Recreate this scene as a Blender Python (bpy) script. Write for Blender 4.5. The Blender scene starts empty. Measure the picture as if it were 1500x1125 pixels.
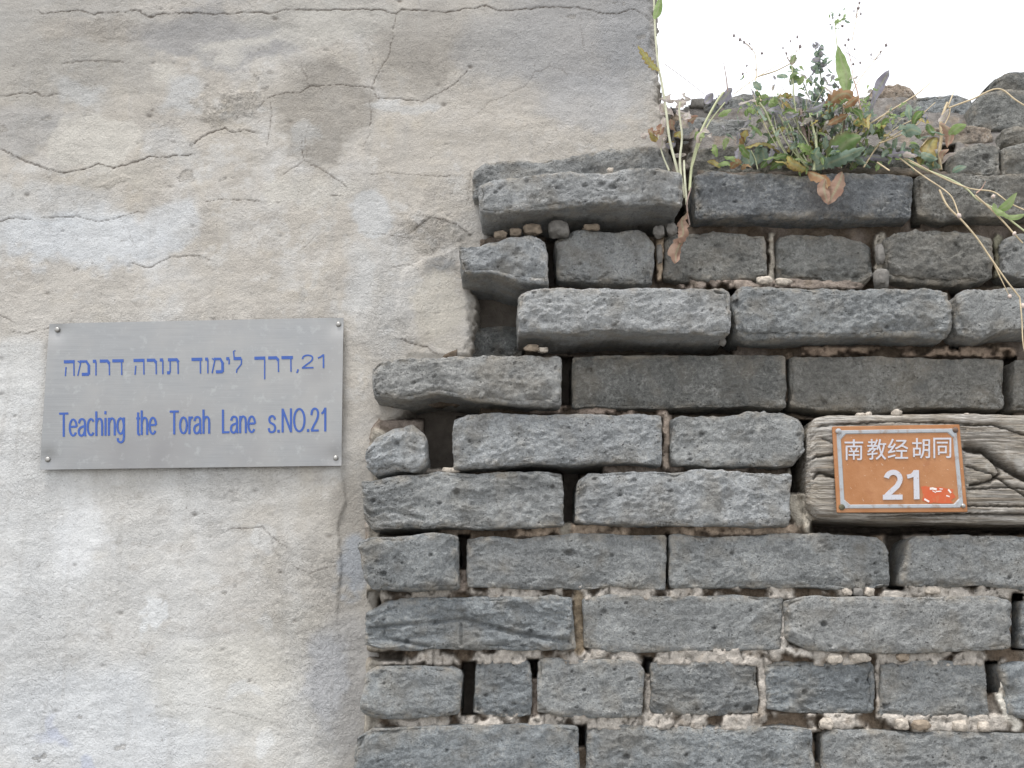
import bpy, math, random
import numpy as np

# ------------------------------------------------------------------ camera, world, sun, exposure
F = 1608.0                      # focal length in photo pixels (1500 wide)
PITCH = math.radians(13.0)
MM_PER_PX = 0.0009
CZ = 1.62
DIST = F*MM_PER_PX*math.cos(PITCH)
sc = bpy.context.scene
cam_d = bpy.data.cameras.new('camera'); cam = bpy.data.objects.new('camera', cam_d)
sc.collection.objects.link(cam); sc.camera = cam
cam.location = (0, -DIST, CZ); cam.rotation_euler = (math.pi/2+PITCH, 0, 0)
cam_d.sensor_width = 36.0; cam_d.lens = 36.0*F/1500.0
cam_d.clip_start = 0.02; cam_d.clip_end = 500

w = bpy.data.worlds.new('World'); sc.world = w; w.use_nodes = True
nt = w.node_tree; nt.nodes.clear()
SUN_EL, SUN_AZ = math.radians(70), math.radians(222)      # azimuth of the light, clockwise from +Y
sky = nt.nodes.new('ShaderNodeTexSky'); sky.sky_type = 'NISHITA'; sky.sun_disc = False
sky.sun_elevation = SUN_EL; sky.sun_rotation = SUN_AZ
sky.air_density = 1.0; sky.dust_density = 4.0
mx = nt.nodes.new('ShaderNodeMix'); mx.data_type = 'RGBA'; mx.inputs[0].default_value = 0.80
mx.inputs[7].default_value = (11.0, 11.2, 11.5, 1)        # overcast cloud deck
bg = nt.nodes.new('ShaderNodeBackground'); bg.inputs[1].default_value = 0.085
ow = nt.nodes.new('ShaderNodeOutputWorld')
nt.links.new(sky.outputs[0], mx.inputs[6]); nt.links.new(mx.outputs[2], bg.inputs[0]); nt.links.new(bg.outputs[0], ow.inputs[0])

sd = bpy.data.lights.new('sun', 'SUN'); sd.energy = 1.5; sd.angle = math.radians(14); sd.color = (1.0, 0.97, 0.93)
so = bpy.data.objects.new('sun', sd); sc.collection.objects.link(so)
from mathutils import Vector
_dir = Vector((math.sin(SUN_AZ)*math.cos(SUN_EL), math.cos(SUN_AZ)*math.cos(SUN_EL), math.sin(SUN_EL)))
so.rotation_euler = (-_dir).to_track_quat('-Z', 'Y').to_euler(); so.location = (-1, -2, 5)
vs = sc.view_settings; vs.view_transform = 'Standard'; vs.look = 'None'; vs.gamma = 1.0; vs.use_curve_mapping = False
vs.exposure = 0.97
sc.render.engine = 'CYCLES'

# ------------------------------------------------------------------ pixel <-> world helpers
CP, SP = math.cos(PITCH), math.sin(PITCH)
def P(px, py, d=0.0):
    """world point on the vertical plane y=d seen at photo pixel (px,py)"""
    px = np.asarray(px, float); py = np.asarray(py, float)
    cx = (px-750.0)/F; cy = (562.5-py)/F
    dy = CP - cy*SP; dz = SP + cy*CP
    t = (d + DIST)/dy
    return cx*t, np.zeros_like(cx)+d, CZ + dz*t
def PP(px, py, d=0.0):
    a = P(px, py, d); return Vector((float(a[0]), float(a[1]), float(a[2])))
def W2P(x, y, z):
    ry = y + DIST; rz = z - CZ
    f = ry*CP + rz*SP; u = -ry*SP + rz*CP
    return 750.0 + F*x/f, 562.5 - F*u/f

# ------------------------------------------------------------------ noise
_rs = np.random.RandomState(7)
_perm = np.tile(_rs.permutation(256), 3).astype(np.int32)
_g = _rs.normal(size=(256, 3)); _g /= np.linalg.norm(_g, axis=1)[:, None]
def perlin(p):
    i = np.floor(p).astype(np.int32); f = p - i; i &= 255
    u = f*f*f*(f*(f*6-15)+10)
    out = 0
    for a in (0, 1):
        wa = u[:, 0] if a else 1-u[:, 0]
        pa = _perm[i[:, 0]+a]
        for b in (0, 1):
            wb = u[:, 1] if b else 1-u[:, 1]
            pb = _perm[pa+i[:, 1]+b]
            for c in (0, 1):
                wc = u[:, 2] if c else 1-u[:, 2]
                h = _perm[pb+i[:, 2]+c] & 255
                g = _g[h]
                dt = g[:, 0]*(f[:, 0]-a)+g[:, 1]*(f[:, 1]-b)+g[:, 2]*(f[:, 2]-c)
                out = out + dt*wa*wb*wc
    return out*1.5
def fbm(p, size, octv=3, gain=0.5, seed=0.0):
    q = p/size + seed*7.31
    s = 0; a = 1.0; tot = 0
    for k in range(octv):
        s = s + a*perlin(q); tot += a; a *= gain; q = q*2.03+11.7
    return s/tot
def ridged(p, size, octv=2, seed=0.0):
    q = p/size + seed*5.77
    s = 0; a = 1.0
    for k in range(octv):
        s = s + a*(1-2.2*np.abs(perlin(q))); a *= 0.5; q = q*2.1+3.3
    return s/1.5
def smooth(e0, e1, x):
    t = np.clip((x-e0)/(e1-e0), 0, 1); return t*t*(3-2*t)
def interp_poly(poly, u):
    xs = np.array([p[0] for p in poly], float); ys = np.array([p[1] for p in poly], float)
    s = (xs-xs[0])/(xs[-1]-xs[0])
    return xs[0]+(xs[-1]-xs[0])*u, np.interp(u, s, ys)
def dist_poly(px, py, pts, closed=False):
    """distance to polyline and (for closed ones) inside test"""
    best = np.full(px.shape, 1e9); n = len(pts)
    inside = np.zeros(px.shape, bool)
    for k in range(n if closed else n-1):
        ax, ay = pts[k]; bx, by = pts[(k+1) % n]
        dx, dy = bx-ax, by-ay; L = dx*dx+dy*dy+1e-9
        t = np.clip(((px-ax)*dx+(py-ay)*dy)/L, 0, 1)
        best = np.minimum(best, np.hypot(px-ax-t*dx, py-ay-t*dy))
        if closed:
            c = ((ay > py) != (by > py))
            with np.errstate(divide='ignore', invalid='ignore'):
                xi = (bx-ax)*(py-ay)/(by-ay if by != ay else 1e-9)+ax
            inside ^= (c & (px < xi))
    return (best, inside) if closed else best

# ------------------------------------------------------------------ mesh helpers
def fast_mesh(name, verts, quads, attrs=None, smooth_shade=True):
    me = bpy.data.meshes.new(name)
    verts = np.asarray(verts, np.float32); quads = np.asarray(quads, np.int32)
    nq = len(quads)
    me.vertices.add(len(verts)); me.vertices.foreach_set('co', verts.ravel())
    me.loops.add(nq*4); me.loops.foreach_set('vertex_index', quads.ravel())
    me.polygons.add(nq)
    me.polygons.foreach_set('loop_start', np.arange(nq, dtype=np.int32)*4)
    me.polygons.foreach_set('loop_total', np.full(nq, 4, np.int32))
    me.polygons.foreach_set('use_smooth', np.full(nq, smooth_shade))
    me.update(calc_edges=True)
    for k, v in (attrs or {}).items():
        v = np.asarray(v, np.float32)
        if v.ndim == 1:
            a = me.attributes.new(k, 'FLOAT', 'POINT'); a.data.foreach_set('value', v)
        else:
            if v.shape[1] == 3: v = np.concatenate([v, np.ones((len(v), 1), np.float32)], 1)
            a = me.attributes.new(k, 'FLOAT_COLOR', 'POINT'); a.data.foreach_set('color', v.ravel())
    return me
def link(name, me, mat=None, parent=None, loc=None):
    o = bpy.data.objects.new(name, me); sc.collection.objects.link(o)
    if mat is not None:
        if me.materials: pass
        else: me.materials.append(mat)
    if loc is not None: o.location = loc
    if parent is not None: o.parent = parent
    return o
def thing(name, label, cat, loc, group=None):
    o = bpy.data.objects.new(name, None); o['kind'] = 'thing'; sc.collection.objects.link(o)
    o.empty_display_size = 0.05; o.location = loc; o['label'] = label; o['category'] = cat
    if group: o['group'] = group
    return o
def part(name, me, mat, parent, centre=True):
    """link a world-space mesh as child of parent (origin moved to the part's own centre)"""
    n = len(me.vertices); co = np.empty(n*3, np.float32); me.vertices.foreach_get('co', co); co = co.reshape(-1, 3)
    c = co.mean(0) if centre else np.zeros(3)
    me.vertices.foreach_set('co', (co-c).astype(np.float32).ravel()); me.update()
    base = parent
    off = Vector((0, 0, 0))
    while base is not None: off += base.location; base = base.parent
    return link(name, me, mat, parent, Vector([float(v) for v in c])-off)

def lattice_box(nx, ny_levels, nz):
    """surface lattice of a box without its back; returns (u,b,v) and quads"""
    ny = len(ny_levels)-1
    idm = -np.ones((nx+1, ny+1, nz+1), np.int32)
    I, J, K = np.meshgrid(np.arange(nx+1), np.arange(ny+1), np.arange(nz+1), indexing='ij')
    m = (J == 0) | (I == 0) | (I == nx) | (K == 0) | (K == nz)
    idm[m] = np.arange(m.sum())
    q = []
    def grid(a):          # a: 2D id array
        return np.stack([a[:-1, :-1], a[1:, :-1], a[1:, 1:], a[:-1, 1:]], -1).reshape(-1, 4)
    q.append(grid(idm[:, 0, :]))                       # front
    q.append(grid(idm[0, :, :])[:, ::-1] if False else grid(idm[0, ::-1, :]))
    q.append(grid(idm[nx, :, :]))
    q.append(grid(idm[:, ::-1, 0]))
    q.append(grid(idm[:, :, nz]))
    return I[m]/nx, np.array(ny_levels)[J[m]], K[m]/nz, np.concatenate(q)

def make_brick(top, bot, d=0.0, T=0.11, r=0.007, rough=1.0, flake=0.0, pits=14, seed=0, res=0.0016, ridges=None):
    rng = np.random.RandomState(seed+100)
    top = [(float(a), float(b)) for a, b in top]; bot = [(float(a), float(b)) for a, b in bot]
    L = 0.5*((top[-1][0]-top[0][0])+(bot[-1][0]-bot[0][0]))*MM_PER_PX*(1+d/DIST)
    H = np.mean([b[1] for b in bot])-np.mean([t[1] for t in top]); H *= MM_PER_PX*(1+d/DIST)
    nx = max(8, int(L/res)); nz = max(6, int(H/res))
    lev = [0.0]; st = res
    while lev[-1] < T:
        lev.append(lev[-1]+st); st *= 1.32
    lev[-1] = T
    u, b, v, quads = lattice_box(nx, lev, nz)
    p = np.stack([(u-0.5)*L, b, (v-0.5)*H], 1)
    r *= 0.60
    so_ = np.array([seed*3.7, seed*1.3, seed*2.1])
    ps = p+so_
    rr = np.clip(r*(1.0+1.1*fbm(ps, 0.03, 3, seed=1)+0.5*fbm(ps, 0.009, 1, seed=9)), 0.0015, min(L, H)*0.42)
    q = np.stack([np.clip(p[:, 0], -L/2+rr, L/2-rr), np.maximum(p[:, 1], rr), np.clip(p[:, 2], -H/2+rr, H/2-rr)], 1)
    dv = p-q; ln = np.linalg.norm(dv, axis=1); n = dv/np.maximum(ln, 1e-9)[:, None]
    p2 = q+n*rr[:, None]
    front = np.clip(-n[:, 1], 0, 1)
    # relief
    tilt = (rng.rand()-.5)*1.2
    pr = np.stack([ps[:, 0]*.75+ps[:, 2]*tilt*.4, ps[:, 1], ps[:, 2]*1.25-ps[:, 0]*tilt*.3], 1)
    patch = smooth(-.25, .35, fbm(ps, .035, 2, seed=15))
    h = 0.0042*fbm(ps, 0.055, 3, seed=2)-0.0036*rough**.5*(np.abs(fbm(pr, .032, 2, .5, seed=16))-.12)*(.25+.75*front)
    for (e0_, along, dist_, pb) in ((rng.uniform(.008, .020), p[:, 0], H/2-p[:, 2], .75), (rng.uniform(.008, .024), p[:, 0], p[:, 2]+H/2, .8), (rng.uniform(.008, .02), p[:, 2], L/2-p[:, 0], .6), (rng.uniform(.008, .02), p[:, 2], p[:, 0]+L/2, .6)):
        if rng.rand() > pb: continue
        nz_ = fbm(np.stack([along, 0*along+seed*.31, 0*along], 1), .05, 3, .6, seed=17+int(e0_*1e4) % 9)
        w_ = e0_*(.55+1.7*nz_+.4*fbm(ps, .009, 2, seed=18))
        h -= rng.uniform(.22, .5)*np.clip(w_-dist_, 0, .02)*front*min(1, r/.004)
    h += 0.0013*rough*fbm(pr, 0.018, 3, 0.6, seed=3)
    rg_ = ridged(pr, 0.0125, 3, seed=4)
    h += 0.0019*rough*rg_*(0.2+0.8*front)*(.3+.7*patch)
    h += 0.0017*rough*fbm(pr, 0.0062, 2, .7, seed=5)*(.35+.65*patch)
    if flake > 0:
        qn = ps*np.array([0.55, 1, 1.6])
        f_ = fbm(qn, 0.035, 3, seed=6)*3.2; st_ = np.floor(f_)+smooth(0.62, 0.92, f_-np.floor(f_))
        h += flake*0.0026*st_*front
    if ridges:
        for (pl, wd, dp) in ridges:      # creases given in 0..1 of the face
            dd = dist_poly(u*L*1000, (1-v)*H*1000, [(a*L*1000, c*H*1000) for a, c in pl])
            dd = dd*(1+0.5*fbm(ps, 0.01, 2, seed=8))
            h -= dp*np.exp(-(dd/wd)**2)*front
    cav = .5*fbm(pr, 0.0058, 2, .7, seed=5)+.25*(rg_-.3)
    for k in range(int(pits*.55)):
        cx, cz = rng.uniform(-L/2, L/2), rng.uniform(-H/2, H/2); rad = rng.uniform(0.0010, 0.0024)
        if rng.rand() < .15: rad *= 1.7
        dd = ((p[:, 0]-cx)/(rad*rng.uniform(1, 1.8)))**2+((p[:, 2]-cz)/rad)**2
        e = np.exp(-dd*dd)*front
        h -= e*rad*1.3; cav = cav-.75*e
    # big chips out of the edges
    for k in range(rng.randint(2, 6)):
        sgn = rng.choice([-1, 1]); cx = rng.uniform(-L/2, L/2); cz = sgn*H/2
        if rng.rand() < .3: cx = sgn*L/2; cz = rng.uniform(-H/2, H/2)
        rad = rng.uniform(0.006, 0.016)
        dd = np.sqrt(((p[:, 0]-cx)/1.6)**2+p[:, 1]**2+(p[:, 2]-cz)**2)/rad
        h -= 0.004*smooth(1.0, 0.35, dd+0.35*fbm(ps, 0.01, 2, seed=7))*min(1, r/0.006)
    p2 = p2+n*h[:, None]
    # warp to the traced outline
    uu = p2[:, 0]/L+0.5; vv = 0.5-p2[:, 2]/H
    uc = np.clip(uu, 0, 1)
    tx, tz = interp_poly(top, uc); bx, bz = interp_poly(bot, uc)
    tx = tx+(uu-uc)*(top[-1][0]-top[0][0]); bx = bx+(uu-uc)*(bot[-1][0]-bot[0][0])
    gx = tx*(1-vv)+bx*vv; gz = tz*(1-vv)+bz*vv
    X, _, Z = P(gx, gz, d)
    Y = d+p2[:, 1]
    edge = np.minimum(np.minimum(u*L, (1-u)*L), np.minimum(v*H, (1-v)*H))
    edge = smooth(0.012, 0.0, edge)*(1-smooth(0.0, 0.03, b)*0.3)
    return fast_mesh('brick', np.stack([X, Y, Z], 1), quads, {'cav': cav, 'edge': edge})

def tube_mesh(paths, name='stem', sides=6):
    """paths: list of (points Vector list, r0, r1); smoothed by Catmull-Rom"""
    V, Q = [], []
    for pts, r0, r1 in paths:
        pts = smooth_path(pts, 5)
        n = len(pts); base = len(V)
        for k, pt in enumerate(pts):
            t = (pts[min(k+1, n-1)]-pts[max(k-1, 0)]).normalized()
            a = t.cross(Vector((0.3, 1, 0.2))).normalized(); bb = t.cross(a)
            s = k/(n-1); rr = r0*(1-s)+r1*s
            for m in range(sides):
                an = 2*math.pi*m/sides
                V.append(pt+(a*math.cos(an)+bb*math.sin(an))*rr)
        for k in range(n-1):
            for m in range(sides):
                m2 = (m+1) % sides
                Q.append((base+k*sides+m, base+k*sides+m2, base+(k+1)*sides+m2, base+(k+1)*sides+m))
    return fast_mesh(name, np.array([tuple(v) for v in V]), np.array(Q))
def smooth_path(pts, sub=5):
    if len(pts) < 3: 
        a, b = pts; return [a.lerp(b, k/sub) for k in range(sub+1)]
    q = [pts[0]*2-pts[1]]+list(pts)+[pts[-1]*2-pts[-2]]
    out = []
    for i in range(1, len(q)-2):
        for k in range(sub):
            t = k/sub
            out.append(0.5*((2*q[i])+(-q[i-1]+q[i+1])*t+(2*q[i-1]-5*q[i]+4*q[i+1]-q[i+2])*t*t+(-q[i-1]+3*q[i]-3*q[i+1]+q[i+2])*t**3))
    out.append(pts[-1].copy()); return out

# ------------------------------------------------------------------ material helpers
class M:
    def __init__(s, name, rough=0.9, spec=0.2, metallic=0.0):
        s.m = bpy.data.materials.new(name); s.m.use_nodes = True; s.t = s.m.node_tree; s.n = s.t.nodes; s.l = s.t.links
        s.b = s.n['Principled BSDF']; s.b.inputs['Roughness'].default_value = rough
        s.b.inputs['Specular IOR Level'].default_value = spec; s.b.inputs['Metallic'].default_value = metallic
        s.out = s.n['Material Output']
    def node(s, t, **k):
        n = s.n.new(t)
        for a, v in k.items(): setattr(n, a, v)
        return n
    def coord(s, rnd=True, scale=(1, 1, 1)):
        tc = s.node('ShaderNodeTexCoord'); mp = s.node('ShaderNodeMapping'); mp.inputs['Scale'].default_value = scale
        s.l.new(tc.outputs['Object'], mp.inputs['Vector'])
        if rnd:
            oi = s.node('ShaderNodeObjectInfo'); mm = s.node('ShaderNodeMath', operation='MULTIPLY'); mm.inputs[1].default_value = 37.0
            s.l.new(oi.outputs['Random'], mm.inputs[0]); s.l.new(mm.outputs[0], mp.inputs['Location'])
        return mp.outputs[0]
    def noise(s, v, scale, detail=4, rough=0.55, dist=0.0):
        n = s.node('ShaderNodeTexNoise'); n.inputs['Scale'].default_value = scale; n.inputs['Detail'].default_value = detail
        n.inputs['Roughness'].default_value = rough; n.inputs['Distortion'].default_value = dist
        s.l.new(v, n.inputs['Vector']); return n.outputs[0]
    def ramp(s, f, a, b, lo=0.0, hi=1.0):
        n = s.node('ShaderNodeMapRange'); n.inputs[1].default_value = a; n.inputs[2].default_value = b
        n.inputs[3].default_value = lo; n.inputs[4].default_value = hi; n.clamp = True
        s.l.new(f, n.inputs[0]); return n.outputs[0]
    def math(s, op, a, b):
        n = s.node('ShaderNodeMath', operation=op)
        for i, x in enumerate((a, b)):
            if isinstance(x, (int, float)): n.inputs[i].default_value = x
            else: s.l.new(x, n.inputs[i])
        return n.outputs[0]
    def mix(s, f, a, b, mode='MIX'):
        n = s.node('ShaderNodeMix', data_type='RGBA', blend_type=mode)
        if isinstance(f, (int, float)): n.inputs[0].default_value = f
        else: s.l.new(f, n.inputs[0])
        for i, x in ((6, a), (7, b)):
            if isinstance(x, tuple): n.inputs[i].default_value = (*x, 1) if len(x) == 3 else x
            else: s.l.new(x, n.inputs[i])
        return n.outputs[2]
    def attr(s, name, fac=True):
        n = s.node('ShaderNodeAttribute'); n.attribute_name = name
        return n.outputs['Fac'] if fac else n.outputs['Color']
    def bump(s, h, dist, prev=None, strength=1.0):
        n = s.node('ShaderNodeBump'); n.inputs['Distance'].default_value = dist; n.inputs['Strength'].default_value = strength
        s.l.new(h, n.inputs['Height'])
        if prev is not None: s.l.new(prev, n.inputs['Normal'])
        return n.outputs[0]
    def done(s, col=None, nrm=None, rough=None):
        if isinstance(col, tuple): s.b.inputs['Base Color'].default_value = (*col, 1)
        elif col is not None: s.l.new(col, s.b.inputs['Base Color'])
        if nrm is not None: s.l.new(nrm, s.b.inputs['Normal'])
        if rough is not None: s.l.new(rough, s.b.inputs['Roughness'])
        return s.m

def brick_material():
    k = M('old_grey_brick', 0.93, 0.15); v = k.coord()
    n1 = k.noise(v, 14, 5); n2 = k.noise(v, 60, 6, 0.7, .6); n3 = k.noise(v, 520, 3, 0.6); n4 = k.noise(v, 190, 5, 0.75, .5)
    rd = k.node('ShaderNodeTexNoise'); rd.noise_type = 'RIDGED_MULTIFRACTAL'; rd.inputs['Scale'].default_value = 75; rd.inputs['Detail'].default_value = 5; rd.inputs['Distortion'].default_value = .5
    k.l.new(v, rd.inputs['Vector']); rd = rd.outputs[0]
    oi = k.node('ShaderNodeObjectInfo')
    g = k.math('MULTIPLY', k.ramp(n1, .3, .7, .82, 1.18), k.ramp(n2, .28, .72, .86, 1.14))
    g = k.math('MULTIPLY', g, k.ramp(n3, .25, .75, .72, 1.28))
    g = k.math('MULTIPLY', g, k.ramp(n4, .3, .7, .80, 1.20))
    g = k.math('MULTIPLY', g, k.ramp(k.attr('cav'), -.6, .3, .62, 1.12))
    base = k.mix(1.0, oi.outputs['Color'], g, 'MULTIPLY')
    warm = k.mix(k.ramp(k.noise(v, 22, 3), .5, .68, 0, .5), base, (0.25, 0.225, 0.185))
    dust = k.mix(k.math('MULTIPLY', k.ramp(n4, .50, .66, 0, .7), k.ramp(n1, .42, .62, .15, 1)), warm, (0.42, 0.415, 0.39))
    salt = k.math('MULTIPLY', k.ramp(k.noise(v, 17, 5, .7), .57, .68, 0, .55), k.ramp(k.noise(v, 130, 4, .7), .42, .6))
    dust = k.mix(salt, dust, (0.52, 0.515, 0.49))
    soot = k.ramp(k.noise(v, 11, 4, .65, .4), .56, .68, 0, .5); dust = k.mix(soot, dust, (0.12, 0.122, 0.118))
    e = k.math('MULTIPLY', k.attr('edge'), k.ramp(k.noise(v, 40, 5, .7), .46, .64, 0, .65))
    col = k.mix(e, dust, (0.44, 0.39, 0.32))
    vo = k.node('ShaderNodeTexVoronoi'); vo.inputs['Scale'].default_value = 190; k.l.new(v, vo.inputs['Vector'])
    pm = k.math('MULTIPLY', k.ramp(vo.outputs['Distance'], .06, .28, 1, 0), k.ramp(k.noise(v, 34, 2), .50, .58, 0, 1))
    col = k.mix(k.math('MULTIPLY', pm, .38), col, (0.07, 0.07, 0.065))
    b = k.bump(n2, .0060); b = k.bump(rd, .0022, b); b = k.bump(n4, .0062, b); b = k.bump(n3, .0016, b); b = k.bump(k.math('MULTIPLY', pm, -1.0), .0020, b)
    return k.done(col, b)
def plaster_material():
    k = M('weathered_plaster', 0.95, 0.1); v = k.coord(False)
    n1 = k.noise(v, 9, 5, .6, .6); n2 = k.noise(v, 60, 5, .65); n3 = k.noise(v, 480, 3, .65)
    n5 = k.noise(v, 170, 4, .6, 1.2)
    c = k.attr('Col', False)
    g = k.math('MULTIPLY', k.ramp(n1, .3, .7, .93, 1.07), k.ramp(n2, .3, .7, .95, 1.05))
    g = k.math('MULTIPLY', g, k.ramp(n3, .25, .75, .86, 1.14))
    col = k.mix(1.0, c, g, 'MULTIPLY')
    sp = k.noise(v, 260, 2, .5)
    col = k.mix(k.ramp(sp, .70, .76, 0, .55), col, (.16, .14, .12))
    col = k.mix(k.ramp(k.noise(v, 330, 2, .5), .72, .78, 0, .5), col, (.62, .60, .56))
    cr = k.math('MULTIPLY', k.attr('crack'), k.ramp(k.noise(v, 90, 3), .34, .50, .40, 1.0))
    col = k.mix(cr, col, (.085, .065, .048))
    rg = k.attr('coarse')
    sm_ = k.ramp(k.noise(v, 7, 3, .6), .38, .62, .25, 1.0)
    b = k.bump(k.math('MULTIPLY', k.noise(v, 95, 5, .7, 1.0), sm_), .0021); b = k.bump(k.math('MULTIPLY', n5, sm_), .0019, b); b = k.bump(n3, .0009, b)
    b2 = k.bump(k.math('MULTIPLY', k.noise(v, 120, 4, .7, 2.0), rg), .006, b)
    return k.done(col, b2)
def mortar_material():
    k = M('crumbling_mortar', 0.96, 0.08); v = k.coord(False)
    n2 = k.noise(v, 70, 5, .65); n3 = k.noise(v, 380, 3, .6)
    c = k.attr('Col', False)
    g = k.math('MULTIPLY', k.ramp(n2, .3, .7, .70, 1.3), k.ramp(n3, .25, .75, .75, 1.25))
    col = k.mix(1.0, c, g, 'MULTIPLY')
    b = k.bump(n2, .005); b = k.bump(n3, .0016, b)
    return k.done(col, b)
def simple(name, col, rough=.9, var=.2, sc_=80, bd=.001, spec=.2, metallic=0.0):
    k = M(name, rough, spec, metallic); v = k.coord()
    n = k.noise(v, sc_, 4, .6)
    g = k.ramp(n, .3, .7, 1-var, 1+var)
    c = k.mix(1.0, col, g, 'MULTIPLY')
    return k.done(c, k.bump(n, bd))
def leaf_material(name, c1, c2, edge=None):
    k = M(name, .55, .3); v = k.coord()
    n = k.noise(v, 45, 3, .6); f = k.ramp(n, .35, .65)
    c = k.mix(f, c1, c2)
    if edge: c = k.mix(k.ramp(k.attr('rim'), .55, 1.0, 0, .9), c, edge)
    c = k.mix(k.ramp(k.attr('rib'), .45, 1, 0, .6), c, (.42, .44, .28)); c = k.mix(k.ramp(k.noise(v, 260, 3, .7), .55, .7, 0, .35), c, (.16, .11, .06))
    k.done(c, k.bump(n, .001))
    tr = k.node('ShaderNodeBsdfTranslucent'); k.l.new(c, tr.inputs[0])
    ms = k.node('ShaderNodeMixShader'); ms.inputs[0].default_value = .52
    k.l.new(k.b.outputs[0], ms.inputs[1]); k.l.new(tr.outputs[0], ms.inputs[2]); k.l.new(ms.outputs[0], k.out.inputs[0])
    return k.m

MAT_BRICK = brick_material(); MAT_PLASTER = plaster_material(); MAT_MORTAR = mortar_material()
MAT_STONE = simple('mortar_fragment', (0.29, 0.235, 0.18), .95, .4, 120, .004)
MAT_PALE = simple('pale_lime_crumb', (0.46, 0.41, 0.35), .95, .4, 150, .004)

# ------------------------------------------------------------------ ground
gx = np.linspace(-40, 40, 41); 
GX, GY = np.meshgrid(gx, gx, indexing='ij')
ids = np.arange(41*41).reshape(41, 41)
gq = np.stack([ids[:-1, :-1], ids[1:, :-1], ids[1:, 1:], ids[:-1, 1:]], -1).reshape(-1, 4)
gm = fast_mesh('lane_ground', np.stack([GX.ravel(), GY.ravel(), np.zeros(41*41)], 1), gq)
lane = link('ground', gm, simple('lane_paving', (0.24, 0.235, 0.225), .9, .2, 6, .004)); lane['kind'] = 'structure'

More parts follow.
